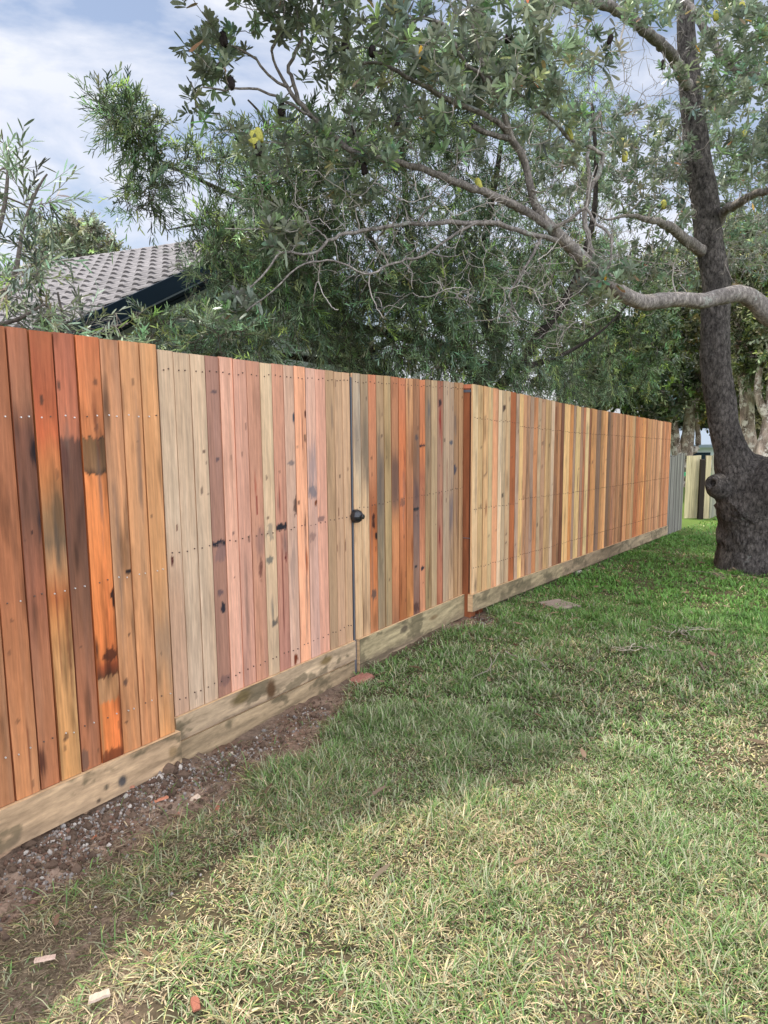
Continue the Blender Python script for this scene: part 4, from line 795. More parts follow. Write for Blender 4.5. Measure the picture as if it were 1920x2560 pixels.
def rosettes(tips, dirs, r, nleaf=(11, 17), ln=(0.06, 0.115), wd=0.024):
    B, Dd, Ls, Ws, Cs = [], [], [], [], []
    for t, d_ in zip(tips, dirs):
        k = r.integers(*nleaf); ax = unit(d_ + r.normal(0, 0.25, 3)); ref = unit(np.cross(ax, [0.3, 0.5, 0.8])); e2_ = np.cross(ax, ref)
        a = np.arange(k) * 2.4 + r.random() * 6; op = np.linspace(1.5, 0.45, k) + r.normal(0, 0.12, k)
        dv = np.cos(op)[:, None] * ax + np.sin(op)[:, None] * (np.cos(a)[:, None] * ref + np.sin(a)[:, None] * e2_)
        B.append(t + ax * np.linspace(-0.03, 0.03, k)[:, None]); Dd.append(unit(dv)); Ls.append(r.uniform(*ln, k) * np.linspace(1.05, 0.7, k)); Ws.append(wd * r.uniform(0.75, 1.15, k))
        c = lin(np.array((112, 130, 98)) + r.normal(0, 8, 3)) * r.choice([0.35, 0.6, 1.0, 1.6])  # random leaf tones, spread wide to imitate highlights and shaded depths
        if r.random() < 0.12: c = c * np.array([1.5, 1.35, 0.9])
        cc = np.repeat(c[None], k, 0) * r.uniform(0.8, 1.2, (k, 1))
        if r.random() < 0.09: cc[0] = lin(r.choice([(196, 150, 46), (184, 96, 40), (150, 96, 60)]))
        Cs.append(cc)
    return np.concatenate(B), np.concatenate(Dd), np.concatenate(Ls), np.concatenate(Ws), np.concatenate(Cs)

# ---------- the banksia
PX = lambda L_: np.array([at(*p[:3]) for p in L_])
def PR(L_): return np.array([p[3] * p[2] / F for p in L_])       # half width in photo pixels -> metres
bk = empty('banksia_tree', at(1885, 1420, 8.9), 'big old banksia with dark knobbly trunk and a long limb sweeping over the fence', 'tree')
rb = np.random.default_rng(21)
trunk = [(1888, 1480, 8.95, 128), (1884, 1420, 8.9, 100), (1884, 1375, 8.9, 90), (1886, 1310, 8.88, 92), (1885, 1255, 8.85, 100), (1868, 1205, 8.82, 88), (1838, 1160, 8.8, 52), (1822, 1110, 8.8, 40), (1811, 1070, 8.8, 37), (1798, 980, 8.8, 38), (1788, 900, 8.8, 37), (1788, 800, 8.8, 35), (1790, 700, 8.8, 35), (1772, 600, 8.85, 34), (1762, 500, 8.9, 33), (1746, 400, 8.95, 31), (1734, 300, 9.0, 28), (1724, 200, 9.0, 26), (1716, 100, 9.0, 22), (1712, 0, 9.0, 20), (1700, -200, 9.0, 15), (1680, -420, 9.0, 8)]
right = [(1880, 1262, 8.8, 80), (1935, 1215, 8.6, 74), (2010, 1165, 8.4, 66), (2060, 1040, 8.1, 52), (2090, 920, 7.8, 44), (2060, 830, 7.55, 36), (1990, 810, 7.4, 33)]
limb = [(2060, 850, 7.5, 36), (1985, 812, 7.4, 33), (1925, 790, 7.3, 31), (1890, 755, 7.25, 27), (1850, 735, 7.2, 25), (1800, 742, 7.1, 25), (1755, 752, 7.0, 23), (1700, 748, 6.9, 22), (1650, 752, 6.8, 23), (1610, 756, 6.7, 23), (1570, 742, 6.6, 23), (1535, 718, 6.5, 22), (1500, 688, 6.4, 21), (1470, 660, 6.3, 21), (1440, 630, 6.2, 20), (1410, 600, 6.1, 18), (1385, 575, 6.05, 17), (1358, 545, 6.0, 14), (1336, 505, 5.95, 12), (1326, 465, 5.9, 11.5), (1316, 420, 5.9, 11), (1300, 378, 5.85, 11), (1280, 348, 5.8, 10), (1264, 300, 5.75, 8), (1248, 245, 5.7, 7), (1210, 170, 5.6, 6), (1180, 60, 5.5, 4.5), (1160, -60, 5.4, 4)]
subs = {
 'B': [(1385, 575, 6.05, 15), (1340, 545, 5.95, 13), (1284, 512, 5.85, 14), (1215, 482, 5.7, 13), (1145, 457, 5.6, 12), (1076, 428, 5.5, 11), (1006, 409, 5.4, 10), (940, 395, 5.3, 10), (880, 376, 5.2, 9.5), (825, 333, 5.15, 9), (789, 300, 5.1, 8.5), (746, 253, 5.05, 8), (717, 217, 5.0, 6), (694, 165, 5.0, 4.5), (681, 127, 4.95, 4), (690, 90, 4.9, 3.5), (710, 47, 4.9, 3), (706, -20, 4.9, 2.5)],
 'C': [(1400, 600, 6.1, 10), (1353, 592, 5.95, 8), (1307, 580, 5.8, 8), (1249, 561, 5.7, 8.5), (1191, 556, 5.6, 8.5), (1122, 556, 5.5, 8), (1047, 561, 5.4, 7.5), (1000, 563, 5.3, 7), (906, 578, 5.2, 6.5), (834, 594, 5.1, 6), (780, 634, 5.0, 4.5), (707, 634, 4.95, 4), (668, 677, 4.9, 3.3), (617, 724, 4.85, 3)],
 'D': [(1191, 556, 5.6, 5), (1130, 590, 5.4, 4.5), (1060, 640, 5.3, 4), (1000, 652, 5.2, 4), (942, 677, 5.1, 3.6), (906, 688, 5.05, 3.3), (852, 655, 5.0, 3.4), (762, 659, 4.9, 3.2), (707, 703, 4.85, 3), (653, 753, 4.8, 2.6), (617, 778, 4.8, 2.4)],
 'E': [(1725, 230, 9.0, 20), (1690, 155, 8.6, 18), (1662, 120, 8.3, 17), (1625, 87, 8.0, 17), (1580, 50, 7.7, 16.5), (1504, 8, 7.3, 16), (1440, 2, 7.0, 14), (1380, 14, 6.7, 10), (1365, 40, 6.5, 7), (1330, 100, 6.3, 5), (1312, 160, 6.2, 4)],
 'F': [(1960, 215, 7.6, 15), (1901, 195, 7.7, 14), (1852, 182, 7.8, 13), (1803, 143, 7.9, 13), (1777, 94, 8.0, 13), (1748, 49, 8.0, 12), (1722, 16, 8.1, 12), (1689, -10, 8.1, 11), (1640, -60, 8.0, 9)],
 'F2': [(2080, 900, 7.7, 30), (2100, 600, 7.6, 24), (2040, 330, 7.6, 18), (1960, 215, 7.6, 15)],
 'G': [(1795, 560, 8.85, 14), (1812, 528, 8.7, 12), (1852, 505, 8.4, 11), (1888, 485, 8.1, 10), (1930, 475, 7.9, 9), (1990, 440, 7.7, 7)],
 'H': [(1770, 640, 8.85, 22), (1736, 615, 8.7, 19), (1705, 592, 8.5, 17), (1673, 566, 8.3, 15), (1634, 552, 8.1, 11), (1575, 540, 7.9, 6), (1520, 548, 7.8, 3.5), (1480, 530, 7.7, 1.5)],
 'I': [(1488, 672, 6.35, 12), (1476, 613, 6.3, 9), (1462, 550, 6.3, 8.5), (1472, 480, 6.3, 8), (1500, 425, 6.3, 8), (1504, 388, 6.3, 7), (1464, 362, 6.2, 6), (1423, 347, 6.1, 6), (1377, 295, 6.0, 6), (1330, 260, 5.9, 5), (1290, 225, 5.8, 4)],
 'J': [(1472, 480, 6.3, 6), (1469, 405, 6.4, 5), (1475, 340, 6.5, 4.5), (1500, 280, 6.6, 4)],
 'K': [(1280, 348, 5.8, 8), (1230, 335, 5.75, 7), (1180, 315, 5.7, 6)], 'K2': [(1276, 335, 5.8, 8), (1230, 295, 5.7, 7), (1180, 272, 5.65, 7), (1122, 249, 5.55, 6.5), (1087, 231, 5.5, 6), (1035, 203, 5.4, 5.5), (980, 170, 5.3, 5), (935, 155, 5.3, 4), (890, 160, 5.25, 3.5), (850, 175, 5.2, 3)],
 'L': [(1248, 245, 5.7, 6), (1200, 185, 5.6, 5), (1151, 145, 5.5, 5), (1128, 90, 5.4, 5), (1105, 56, 5.4, 5), (1058, 41, 5.35, 5), (1024, 64, 5.3, 4.5), (1015, 100, 5.3, 4), (975, 125, 5.25, 3.5), (930, 140, 5.2, 3)],
 'M': [(746, 253, 5.05, 5), (727, 190, 5.05, 5), (722, 165, 5.05, 4.5), (755, 100, 5.05, 4), (740, 30, 5.05, 3), (735, -40, 5.0, 3)],
 'N': [(789, 300, 5.1, 4), (720, 255, 5.0, 3.5), (675, 235, 4.9, 3.3), (620, 220, 4.85, 3), (560, 222, 4.8, 2.6), (508, 218, 4.8, 2)],
 'O': [(717, 217, 5.0, 4), (670, 185, 4.95, 3.5), (640, 145, 4.9, 3.2), (600, 118, 4.85, 3), (560, 112, 4.8, 2.5)],
 'P': [(1353, 592, 5.95, 5), (1330, 640, 5.8, 4), (1300, 690, 5.75, 3.2), (1275, 740, 5.75, 2.5), (1290, 780, 5.7, 2)],
 'Q': [(1377, 575, 6.0, 6), (1430, 545, 5.9, 5), (1465, 520, 5.85, 4.5), (1490, 560, 5.8, 4), (1530, 590, 5.75, 3.5), (1525, 650, 5.7, 2.5), (1500, 700, 5.7, 2)],
}
tb = MB(); P_, R_ = smooth_path(PX(trunk), PR(trunk) * 0.93, 0.035); tube(tb, P_, R_, 64, 0.16, seed=3)
P_r, R_r = smooth_path(PX(right), PR(right), 0.04); tube(tb, P_r, R_r, 48, 0.16, seed=9)
# scar of a lost limb on the lake side of the trunk: thick rolled lip with a dark hollow
hc = at(1776, 1212, 8.55)
V, q = lathe([(-0.16, 0.17), (-0.08, 0.15), (0.0, 0.115), (0.035, 0.09), (0.045, 0.062), (0.02, 0.045), (-0.05, 0.03), (-0.06, 0.0)], 16, hc + np.array([0.09, 0.12, 0.0]), (-0.8, -0.55, 0.25)); V = V + (fbm(V[:, :1] * 30, V[:, 2:] * 30, 3) - 0.5) * 0.03; tb.add(V, q)
tk = tb.build('trunk', M_barkB, bk, smooth=True)
lb = MB(); P_l, R_l = smooth_path(PX(limb), PR(limb) * 0.80, 0.03); tube(lb, P_l, R_l, 20, 0.22, seed=5)
skP = [P_l, P_[int(len(P_) * 0.45):], P_r]; skR = [R_l, R_[int(len(P_) * 0.45):], R_r]
for kk, sp_ in subs.items():
    sp_ = [(a_[0], a_[1], a_[2], a_[3] * (0.72 if kk in 'BCDFEHI' else 0.9)) for a_ in sp_]
    a_, b_ = smooth_path(PX(sp_), PR(sp_), 0.05); a_[1:-1] += rb.normal(0, 0.006, (len(a_) - 2, 3)); tube(lb, a_, b_, 10 if b_[0] > 0.03 else 7, 0.15, seed=ord(kk[0])); skP.append(a_); skR.append(b_)
lb.build('limb', M_barkL, bk, smooth=True)
skP = np.concatenate(skP); skR = np.concatenate(skR)
hole = lambda x, y: np.where(((x - 1610) / 75) ** 2 + ((y - 150) / 95) ** 2 < 1, 0.0, 1.0)
regs = [
 ([(490, 60), (560, 20), (590, -60), (900, -60), (1380, -60), (1400, 100), (1330, 230), (1250, 300), (1050, 300), (930, 330), (800, 250), (760, 120), (700, 60), (620, 100), (540, 190), (490, 150)], 235, 4.6, 6.0),
 ([(500, 60), (560, 30), (590, 120), (570, 200), (520, 290), (490, 300), (480, 200)], 15, 4.7, 5.1),
 ([(600, -20), (760, -20), (770, 60), (700, 110), (640, 60)], 14, 4.8, 5.2),
 ([(560, 320), (700, 280), (800, 300), (900, 340), (1000, 330), (1000, 420), (800, 420), (640, 420), (560, 400)], 42, 4.8, 5.6),
 ([(1380, -60), (1720, -60), (1690, 60), (1600, 150), (1480, 190), (1390, 160)], 60, 6.0, 8.0),
 ([(1740, -60), (1960, -60), (1960, 480), (1840, 440), (1780, 300), (1750, 150)], 240, 6.6, 8.6),
 ([(1540, 250), (1740, 260), (1740, 480), (1700, 600), (1600, 560), (1500, 480), (1480, 400)], 180, 8.4, 10.5),
 ([(1620, 280), (1700, 300), (1720, 560), (1600, 480)], 14, 6.8, 8.2),
 ([(1780, 440), (1960, 430), (1960, 700), (1820, 680)], 140, 9.0, 11.5), ([(1740, 150), (1840, 150), (1850, 450), (1780, 480)], 80, 9.3, 11.0), ([(1560, 480), (1750, 520), (1750, 760), (1600, 740)], 90, 9.2, 11.0),
 ([(1100, 100), (1400, 120), (1400, 260), (1250, 290), (1130, 240)], 60, 5.4, 6.2),
 ([(1440, 640), (1560, 620), (1590, 700), (1480, 800), (1430, 760)], 14, 5.6, 6.0), ([(1250, 300), (1560, 260), (1560, 400), (1300, 420)], 34, 5.8, 7.4),
 ([(660, 520), (760, 500), (760, 620), (680, 640)], 8, 4.9, 5.1), ([(550, 730), (640, 730), (640, 790), (560, 790)], 7, 4.8, 4.9),
 ([(780, 380), (950, 380), (950, 520), (800, 500)], 8, 5.1, 5.4), ([(1000, 230), (1250, 250), (1200, 420), (1050, 380)], 12, 5.3, 5.8), ([(1350, 350), (1460, 330), (1450, 500), (1380, 520)], 8, 5.9, 6.3)]
tips = [poly_pts(p, n, a_, b_, rb, hole) for p, n, a_, b_ in regs]
for (cx, cy, Y) in ((690, 560, 5.0), (600, 760, 4.85), (1480, 705, 5.75), (1500, 740, 5.7), (910, 480, 5.3), (1420, 290, 6.0), (1370, 150, 5.5), (1690, 170, 7.2), (1330, 100, 5.3), (1060, 170, 5.2)):
    tips.append(np.array([at(cx + rb.normal(0, 18), cy + rb.normal(0, 16), Y + rb.normal(0, 0.06)) for _ in range(5)]))
vis = np.concatenate(tips)
# crown above the frame, over the fence and the lawn: it casts the broad shade
hi = []
while len(hi) < 1700:
    s_, q_, z_ = rb.uniform(2.0, 10.5), rb.uniform(-1.8, 0.4), rb.uniform(4.0, 6.3)
    sh_ = q_ + (z_ + 0.2) / 2.9
    if sh_ > min(1.6, 0.15 + 0.62 * (s_ - 1.1)): continue
    p_ = W(s_, q_, z_); dd = p_ - CAM; dep = dd @ fw; v_ = 1280 - F * (dd @ u2) / dep
    if dep > 0.5 and v_ > -70: continue
    hi.append(p_)
hi = np.array(hi)
T_all = np.concatenate([vis, hi])
tw, order = attach(skP, skR, T_all, rb, 0.02, 0.0028, 0.13, 0.02, 7)
bare_polys = [([(620, 380), (1000, 330), (1300, 380), (1500, 420), (1560, 640), (1400, 860), (1280, 800), (1050, 720), (800, 700), (640, 640)], 300, 4.9, 5.8), ([(1250, 640), (1480, 640), (1480, 860), (1350, 880), (1250, 780)], 45, 5.6, 6.0), ([(1500, 550), (1740, 620), (1720, 760), (1560, 700)], 60, 7.6, 8.6), ([(1400, 60), (1720, 60), (1740, 300), (1500, 350)], 70, 6.6, 8.0), ([(1800, 450), (1950, 450), (1950, 700), (1800, 700)], 80, 8.0, 10.0)]
bt = np.concatenate([poly_pts(p, n, a_, b_, rb) for p, n, a_, b_ in bare_polys])
allp = np.concatenate([skP] + [t_[0][::2] for t_ in tw[:600]]); allr = np.concatenate([skR] + [t_[1][::2] for t_ in tw[:600]])
def far_tips(polys, n, dmin, dmax):
    o_ = []
    while len(o_) < n:
        p, _n, a_, b_ = polys[rb.integers(len(polys))]
        t = poly_pts(p, 1, a_, b_, rb)[0]; d_ = math.sqrt(((skP - t) ** 2).sum(1).min())
        if dmin < d_ < dmax: o_.append(t)
    return np.array(o_)
wide = [([(480, 260), (1000, 250), (1500, 260), (1560, 640), (1420, 860), (1200, 860), (700, 760), (560, 620)], 0, 4.8, 5.9), ([(560, 420), (1000, 400), (1300, 500), (1300, 800), (760, 760)], 0, 4.8, 5.5), ([(1480, 200), (1740, 200), (1740, 760), (1500, 700)], 0, 6.8, 8.6)]
longt, _ = attach(skP, skR, far_tips(wide, 150, 0.25, 1.0), rb, 0.014, 0.0028, 0.10, 0.03, 14, crook=0.35)
lp_ = np.concatenate([t_[0] for t_ in longt]); lr_ = np.concatenate([t_[1] for t_ in longt])
allp = np.concatenate([allp, lp_]); allr = np.concatenate([allr, lr_])
bare_tw, _ = attach(allp, allr, bt, rb, 0.010, 0.0019, 0.12, 0.05, 8, crook=0.4)
extra = []
for P2, R2 in bare_tw:
    for _ in range(1):
        j = rb.integers(2, 7); d_ = unit(P2[j] - P2[j - 1]) + rb.normal(0, 0.7, 3); l_ = rb.uniform(0.06, 0.2); u = np.linspace(0, 1, 5)[:, None]; extra.append((P2[j] + unit(d_) * l_ * u + np.sin(u * 3) * rb.normal(0, 0.02, 3) + rb.normal(0, 0.004, (5, 3)) * u, np.linspace(0.0025, 0.0014, 5)))
twig_mesh('twigs', tw + longt + bare_tw + extra, M_twig, bk, (0.33, 0.29, 0.255), 4, 0.4, rb)
tipp = np.array([t_[0][-1] for t_ in tw]); tipd = unit(np.array([t_[0][-1] - t_[0][-3] for t_ in tw]) + np.array([0, 0, 0.06]))
# a second rosette or two beside each tip
ex = tipp[rb.random(len(tipp)) < 0.75]; ex = ex + rb.normal(0, 0.055, ex.shape)
B_, D_, L_2, W_2, C_2 = rosettes(np.concatenate([tipp, ex]), np.concatenate([tipd, unit(rb.normal(0, 0.6, ex.shape) + [0, 0, 0.6])]), rb)
V, Q, T, C = leaf_cloud(B_, D_, L_2, W_2, C_2, 0.08, wide=(0.35, 0.95, 1.0))
cb = mesh_obj('crown', V, [Q, T], M_leafb, bk, C)
twp = np.concatenate([t_[0] for t_ in tw])
def spike(pos, h, rad, col, name, material, parent, ax=(0, 0, 1)):
    near_ = twp[np.argmin(((twp - pos) ** 2).sum(1))]; pos = near_ + np.array([0, 0, h * 0.42])
    m = MB(); V, q = lathe([(-h / 2, 0.0), (-h / 2, rad * 0.75), (-h * 0.3, rad), (h * 0.15, rad), (h * 0.4, rad * 0.8), (h / 2, rad * 0.35), (h / 2 + 0.004, 0)], 14, pos, np.array(ax) + rb.normal(0, 0.15, 3))
    V = V + rng.normal(0, rad * (0.07 if material is M_yellow else 0.16), V.shape); m.add(V, q, None, lin(col)); return m.build(name, material, parent, smooth=True)
for (x, y, Y) in ((587, 335, 4.85), (608, 372, 4.8), (660, 332, 4.85), (1431, 334, 6.05), (1590, 366, 7.2), (1553, 408, 7.2), (1205, 555, 5.4), (1600, 565, 7.6), (1785, 100, 7.4), (1903, 35, 7.2), (1620, 560, 7.6), (1850, 350, 7.0)):
    spike(at(x, y, Y), 0.09, 0.025, (178, 172, 84), 'flower_spike', M_yellow, bk)
for (x, y, Y) in ((600, 85, 4.8), (590, 102, 4.8), (835, 133, 5.1), (1035, 135, 5.3), (1110, 155, 5.4), (955, 160, 5.2), (703, 298, 4.9), (680, 412, 4.9), (960, 308, 5.2), (1645, 225, 7.0), (1268, 95, 5.4), (910, 270, 5.2), (1300, 140, 5.5), (1075, 110, 5.3), (905, 430, 5.2), (1655, 540, 7.8), (1680, 555, 7.9), (1530, 110, 6.5), (633, 192, 4.9), (1745, 330, 7.6)):
    spike(at(x, y, Y), 0.075, 0.022, (40, 30, 28), 'seed_cone', M_cone, bk)

# ---------- willow-leaved bottlebrush behind the fence
def sprays(tips, dirs, r, nl=(12, 19), ln=(0.045, 0.085), wd=0.0105, col=(116, 134, 100), tw_len=0.25, droop=0.22, spread=0.55):
    B, Dd, Ls, Ws, Cs, ST = [], [], [], [], [], []
    for t, d_ in zip(tips, dirs):
        k = r.integers(*nl); ax = unit(d_ + r.normal(0, 0.45, 3)); ln_ = tw_len * r.uniform(0.6, 1.3)
        u = np.linspace(0.1, 1, k)[:, None]; P_ = t + ax * ln_ * u + np.array([0, 0, -1.0]) * (droop * ln_ * u ** 2)
        ref = unit(np.cross(ax, [0.31, 0.5, 0.8])); e2_ = np.cross(ax, ref); a = np.arange(k)[:, None] * 2.4 + r.random() * 6
        op = spread + r.normal(0, 0.15, (k, 1)); dv = np.cos(op) * ax + np.sin(op) * (np.cos(a) * ref + np.sin(a) * e2_)
        c = lin(np.clip(np.array(col) + r.normal(0, 6, 3), 5, 250)) * r.choice([0.35, 0.7, 1.1, 1.8])  # wide random tone steps, imitating bright and shaded foliage in the colour
        if r.random() < 0.10: c = c * np.array([1.7, 1.6, 0.9])
        B.append(P_); Dd.append(unit(dv)); Ls.append(r.uniform(*ln, k)); Ws.append(np.full(k, wd)); Cs.append(np.repeat(c[None], k, 0) * r.uniform(0.75, 1.25, (k, 1)))
        ST.append((np.array([t, t + ax * ln_ * 0.5 - np.array([0, 0, droop * ln_ * 0.25]), t + ax * ln_ - np.array([0, 0, droop * ln_])]), np.array([0.0022, 0.0018, 0.001])))
    return [np.concatenate(x) for x in (B, Dd, Ls, Ws, Cs)], ST
rc_ = np.random.default_rng(5)
bb = empty('bottlebrush_tree', W(7.0, -2.6, -0.2), 'wide drooping willow-leaved tree behind the gate and long fence bay, under the banksia branches', 'tree')
base = W(7.0, -2.6, -0.4)
cm = MB(); SKP, SKR = [], []
def addb(L_, n=9, lump=0.12, first=None):
    P_ = PX(L_); 
    if first is not None: P_ = np.concatenate([[first], P_])
    R0 = PR(L_); R0 = np.concatenate([[R0[0] * 1.2], R0]) if first is not None else R0
    a_, b_ = smooth_path(P_, R0, 0.08); tube(cm, a_, b_, n, lump, seed=len(SKP)); SKP.append(a_); SKR.append(b_)
Yb = float(base[1])
addb([(1180, 1000, Yb, 22), (1150, 880, Yb, 18), (1080, 760, Yb - .1, 15), (1035, 650, Yb - .1, 12), (1020, 560, Yb, 9), (1010, 430, Yb, 7), (1000, 300, Yb, 5), (1010, 200, Yb, 3)], 10, first=base)
addb([(1210, 960, Yb, 18), (1215, 800, Yb, 14), (1210, 640, Yb, 11), (1230, 500, Yb, 8), (1250, 380, Yb, 6), (1260, 260, Yb, 4), (1250, 150, Yb, 3)], first=base)
addb([(1240, 980, Yb, 15), (1340, 850, Yb, 12), (1430, 720, Yb, 9), (1480, 560, Yb, 7), (1490, 420, Yb, 5), (1480, 260, Yb, 3.5)], first=base)
addb([(1150, 880, Yb, 12), (1000, 840, Yb - .3, 12), (830, 800, Yb - .6, 10), (790, 720, Yb - .7, 9), (740, 640, Yb - .8, 8), (690, 560, Yb - .9, 7), (600, 500, Yb - 1.0, 6), (500, 450, Yb - 1.1, 4.5), (400, 400, Yb - 1.2, 3.5), (330, 320, Yb - 1.2, 2.5), (290, 270, Yb - 1.2, 2)])
addb([(740, 640, Yb - .8, 6), (640, 580, Yb - .9, 5), (520, 560, Yb - 1.1, 4), (420, 575, Yb - 1.2, 1.2)])
addb([(690, 560, Yb - .9, 5), (700, 420, Yb - .8, 4), (660, 300, Yb - .8, 3), (620, 250, Yb - .8, 2)])
addb([(1000, 840, Yb - .3, 9), (860, 900, Yb - .8, 8), (720, 890, Yb - 1.2, 8), (640, 885, Yb - 1.5, 7), (540, 850, Yb - 1.6, 6), (470, 840, Yb - 1.7, 5), (400, 800, Yb - 1.8, 4), (330, 780, Yb - 1.8, 3)])
addb([(1300, 920, Yb, 8), (1400, 890, Yb + .5, 5), (1500, 830, Yb + 1.0, 3.5), (1570, 760, Yb + 1.4, 1.5)])
addb([(1080, 760, Yb - .1, 8), (960, 640, Yb, 7), (880, 520, Yb, 6), (840, 380, Yb, 5), (820, 260, Yb, 3)])
cm.build('trunk', M_barkC, bb, smooth=True)
creg = [
 ([(850, 130), (1000, 90), (1250, 90), (1530, 120), (1570, 250), (1500, 330), (1300, 300), (1100, 350), (900, 330), (820, 250)], 210, 6.8, 9.2),
 ([(760, 300), (1000, 330), (1050, 560), (1150, 700), (1000, 800), (760, 760), (640, 640), (600, 480), (680, 380)], 330, 6.2, 8.6),
 ([(560, 320), (760, 280), (860, 330), (800, 500), (620, 520), (540, 470)], 75, 6.0, 7.6),
 ([(1050, 300), (1500, 300), (1560, 420), (1540, 640), (1100, 640), (1040, 480)], 300, 7.2, 9.4),
 ([(560, 560), (680, 540), (800, 620), (820, 860), (620, 880), (500, 830), (470, 780), (540, 720), (520, 640)], 140, 5.6, 7.0),
 ([(470, 600), (560, 560), (570, 660), (500, 720)], 10, 5.8, 6.6),
 ([(760, 700), (1100, 640), (1560, 620), (1670, 720), (1660, 900), (1640, 985), (1500, 1010), (1200, 985), (1000, 950), (780, 900)], 820, 6.4, 8.8),
 ([(340, 800), (460, 770), (640, 830), (700, 920), (500, 900), (350, 850)], 55, 5.2, 6.2),
 ([(255, 230), (330, 260), (420, 340), (520, 360), (560, 460), (470, 540), (400, 440), (300, 400), (270, 330)], 46, 5.9, 6.8),
 ([(260, 250), (340, 260), (370, 330), (290, 330)], 14, 5.9, 6.4), ([(320, 440), (420, 440), (440, 520), (360, 560), (300, 530)], 16, 5.8, 6.4),
 ([(420, 560), (540, 520), (580, 620), (500, 640), (430, 620)], 16, 5.7, 6.6)]
def cdens(x, y): return 1 - 0.75 * np.exp(-(((x - 1560) / 90) ** 2 + ((y - 190) / 90) ** 2))
ctips = np.concatenate([poly_pts(p, n, a_, b_, rc_, cdens) for p, n, a_, b_ in creg])
# behind and above, outside the view of the lens but part of the round crown
xt = np.array([W(rc_.uniform(4.0, 10.5), rc_.uniform(-5.5, -1.2), rc_.uniform(2.2, 5.0)) for _ in range(300)])
xd = xt - CAM; xw = xd @ fw; xu = 960 + F * (xd @ r2) / xw; xv = 1280 - F * (xd @ u2) / xw
xt = xt[in_poly(np.stack([xu, xv], -1), [(760, 330), (850, 150), (1500, 140), (1560, 330), (1650, 640), (1660, 900), (1500, 1000), (850, 930), (620, 840), (640, 560)])]
ctips = np.concatenate([ctips, xt])
# keep every spray on the far side of the fence
nq = (ctips - CAM) @ N; kq = np.where((nq + OFF > -0.35) & (np.abs(nq) > 0.3), -(OFF + 0.35 + rc_.random(len(ctips)) * 0.9) / np.where(np.abs(nq) > 0.3, nq, -1), 1.0); kq = np.clip(kq, 1.0, 1.9)
ctips = CAM + (ctips - CAM) * kq[:, None]
ctw, _ = attach(np.concatenate(SKP), np.concatenate(SKR), ctips, rc_, 0.02, 0.003, 0.10, 0.0, 6)
pt, dr = [], []
for P2, R2 in ctw:
    d_ = unit(P2[-1] - P2[-3])
    for _ in range(6):
        j = rc_.integers(2, 6); pt.append(P2[j] + rc_.normal(0, 0.03, 3)); dr.append(unit(d_ + rc_.normal(0, 0.5, 3)))
pt = np.array(pt); dr = np.array(dr); kp = ((pt - CAM) @ N + OFF < -0.15) | (pt[:, 2] > 2.3); lv, st = sprays(pt[kp], dr[kp], rc_)
twig_mesh('twigs', ctw + st[::2], M_twig, bb, (0.12, 0.09, 0.07), 3, 0.35, rc_)
V, Q, T, C = leaf_cloud(*lv, 0.1, wide=(0.5, 1.0, 0.7)); mesh_obj('crown', V, [Q, T], M_leafc, bb, C)

# ---------- generic smaller trees
def simple_tree(name, label, stems, regions, leafkw, leafmat, barkmat, seed, cat='tree', nspray=5, twcol=(0.2, 0.17, 0.14), base=None, group=None, rm=0.012, wob=0.15):
    r = np.random.default_rng(seed); mb_ = MB(); A_, B_ = [], []
    for L_ in stems:
        a_, b_ = smooth_path(PX(L_), PR(L_), 0.1 if L_[0][2] > 8 else 0.05); tube(mb_, a_, b_, 10, 0.25, seed=len(A_) + seed); A_.append(a_); B_.append(b_)
    root = empty(name, PX(stems[0])[0] if base is None else base, label, cat, group)
    mb_.build('trunk', barkmat, root, smooth=True)
    tp = np.concatenate([poly_pts(p, n, y0, y1, r) for p, n, y0, y1 in regions])
    t_, _ = attach(np.concatenate(A_), np.concatenate(B_), tp, r, rm, 0.002 if stems[0][0][2] < 9 else 0.006, wob, 0, 6)
    pt, dr = [], []
    for P2, R2 in t_:
        d_ = unit(P2[-1] - P2[-3])
        for _ in range(nspray): j = r.integers(2, 6); pt.append(P2[j]); dr.append(unit(d_ + r.normal(0, 0.6, 3)))
    lv_, st_ = sprays(np.array(pt), np.array(dr), r, **leafkw)
    twig_mesh('twigs', t_ + (st_ if stems[0][0][2] < 9 else []), M_twig, root, twcol, 3, 0.3, r)
    V, Q, T, C = leaf_cloud(*lv_, 0.05, wide=(0.5, 1.0, 0.8)); mesh_obj('crown', V, [Q, T], leafmat, root, C)
    return root
kw_shrub = dict(nl=(9, 14), ln=(0.06, 0.095), wd=0.012, col=(124, 138, 112), tw_len=0.24, droop=-0.08, spread=0.6)
simple_tree('tall_shrub', 'narrow-leaved grey-green shrub standing before the tiled roof at its far left', 
    [[(-60, 1000, 4.3, 9), (-50, 800, 4.3, 7), (-20, 650, 4.3, 5), (10, 520, 4.3, 5), (20, 420, 4.3, 3), (15, 360, 4.3, 2)], [(-50, 800, 4.3, 5), (30, 700, 4.2, 6), (60, 560, 4.2, 4), (95, 470, 4.2, 3), (118, 435, 4.2, 2)], [(-50, 820, 4.3, 5), (40, 800, 4.1, 5), (110, 760, 4.1, 3)]],
    [([(-120, 380), (20, 340), (50, 460), (130, 430), (120, 600), (100, 700), (-120, 700)], 46, 3.9, 4.7), ([(-120, 700), (90, 690), (150, 790), (100, 850), (-120, 850)], 32, 3.8, 4.6)], kw_shrub, M_leafc, M_barkS, 41, 'shrub', 3)
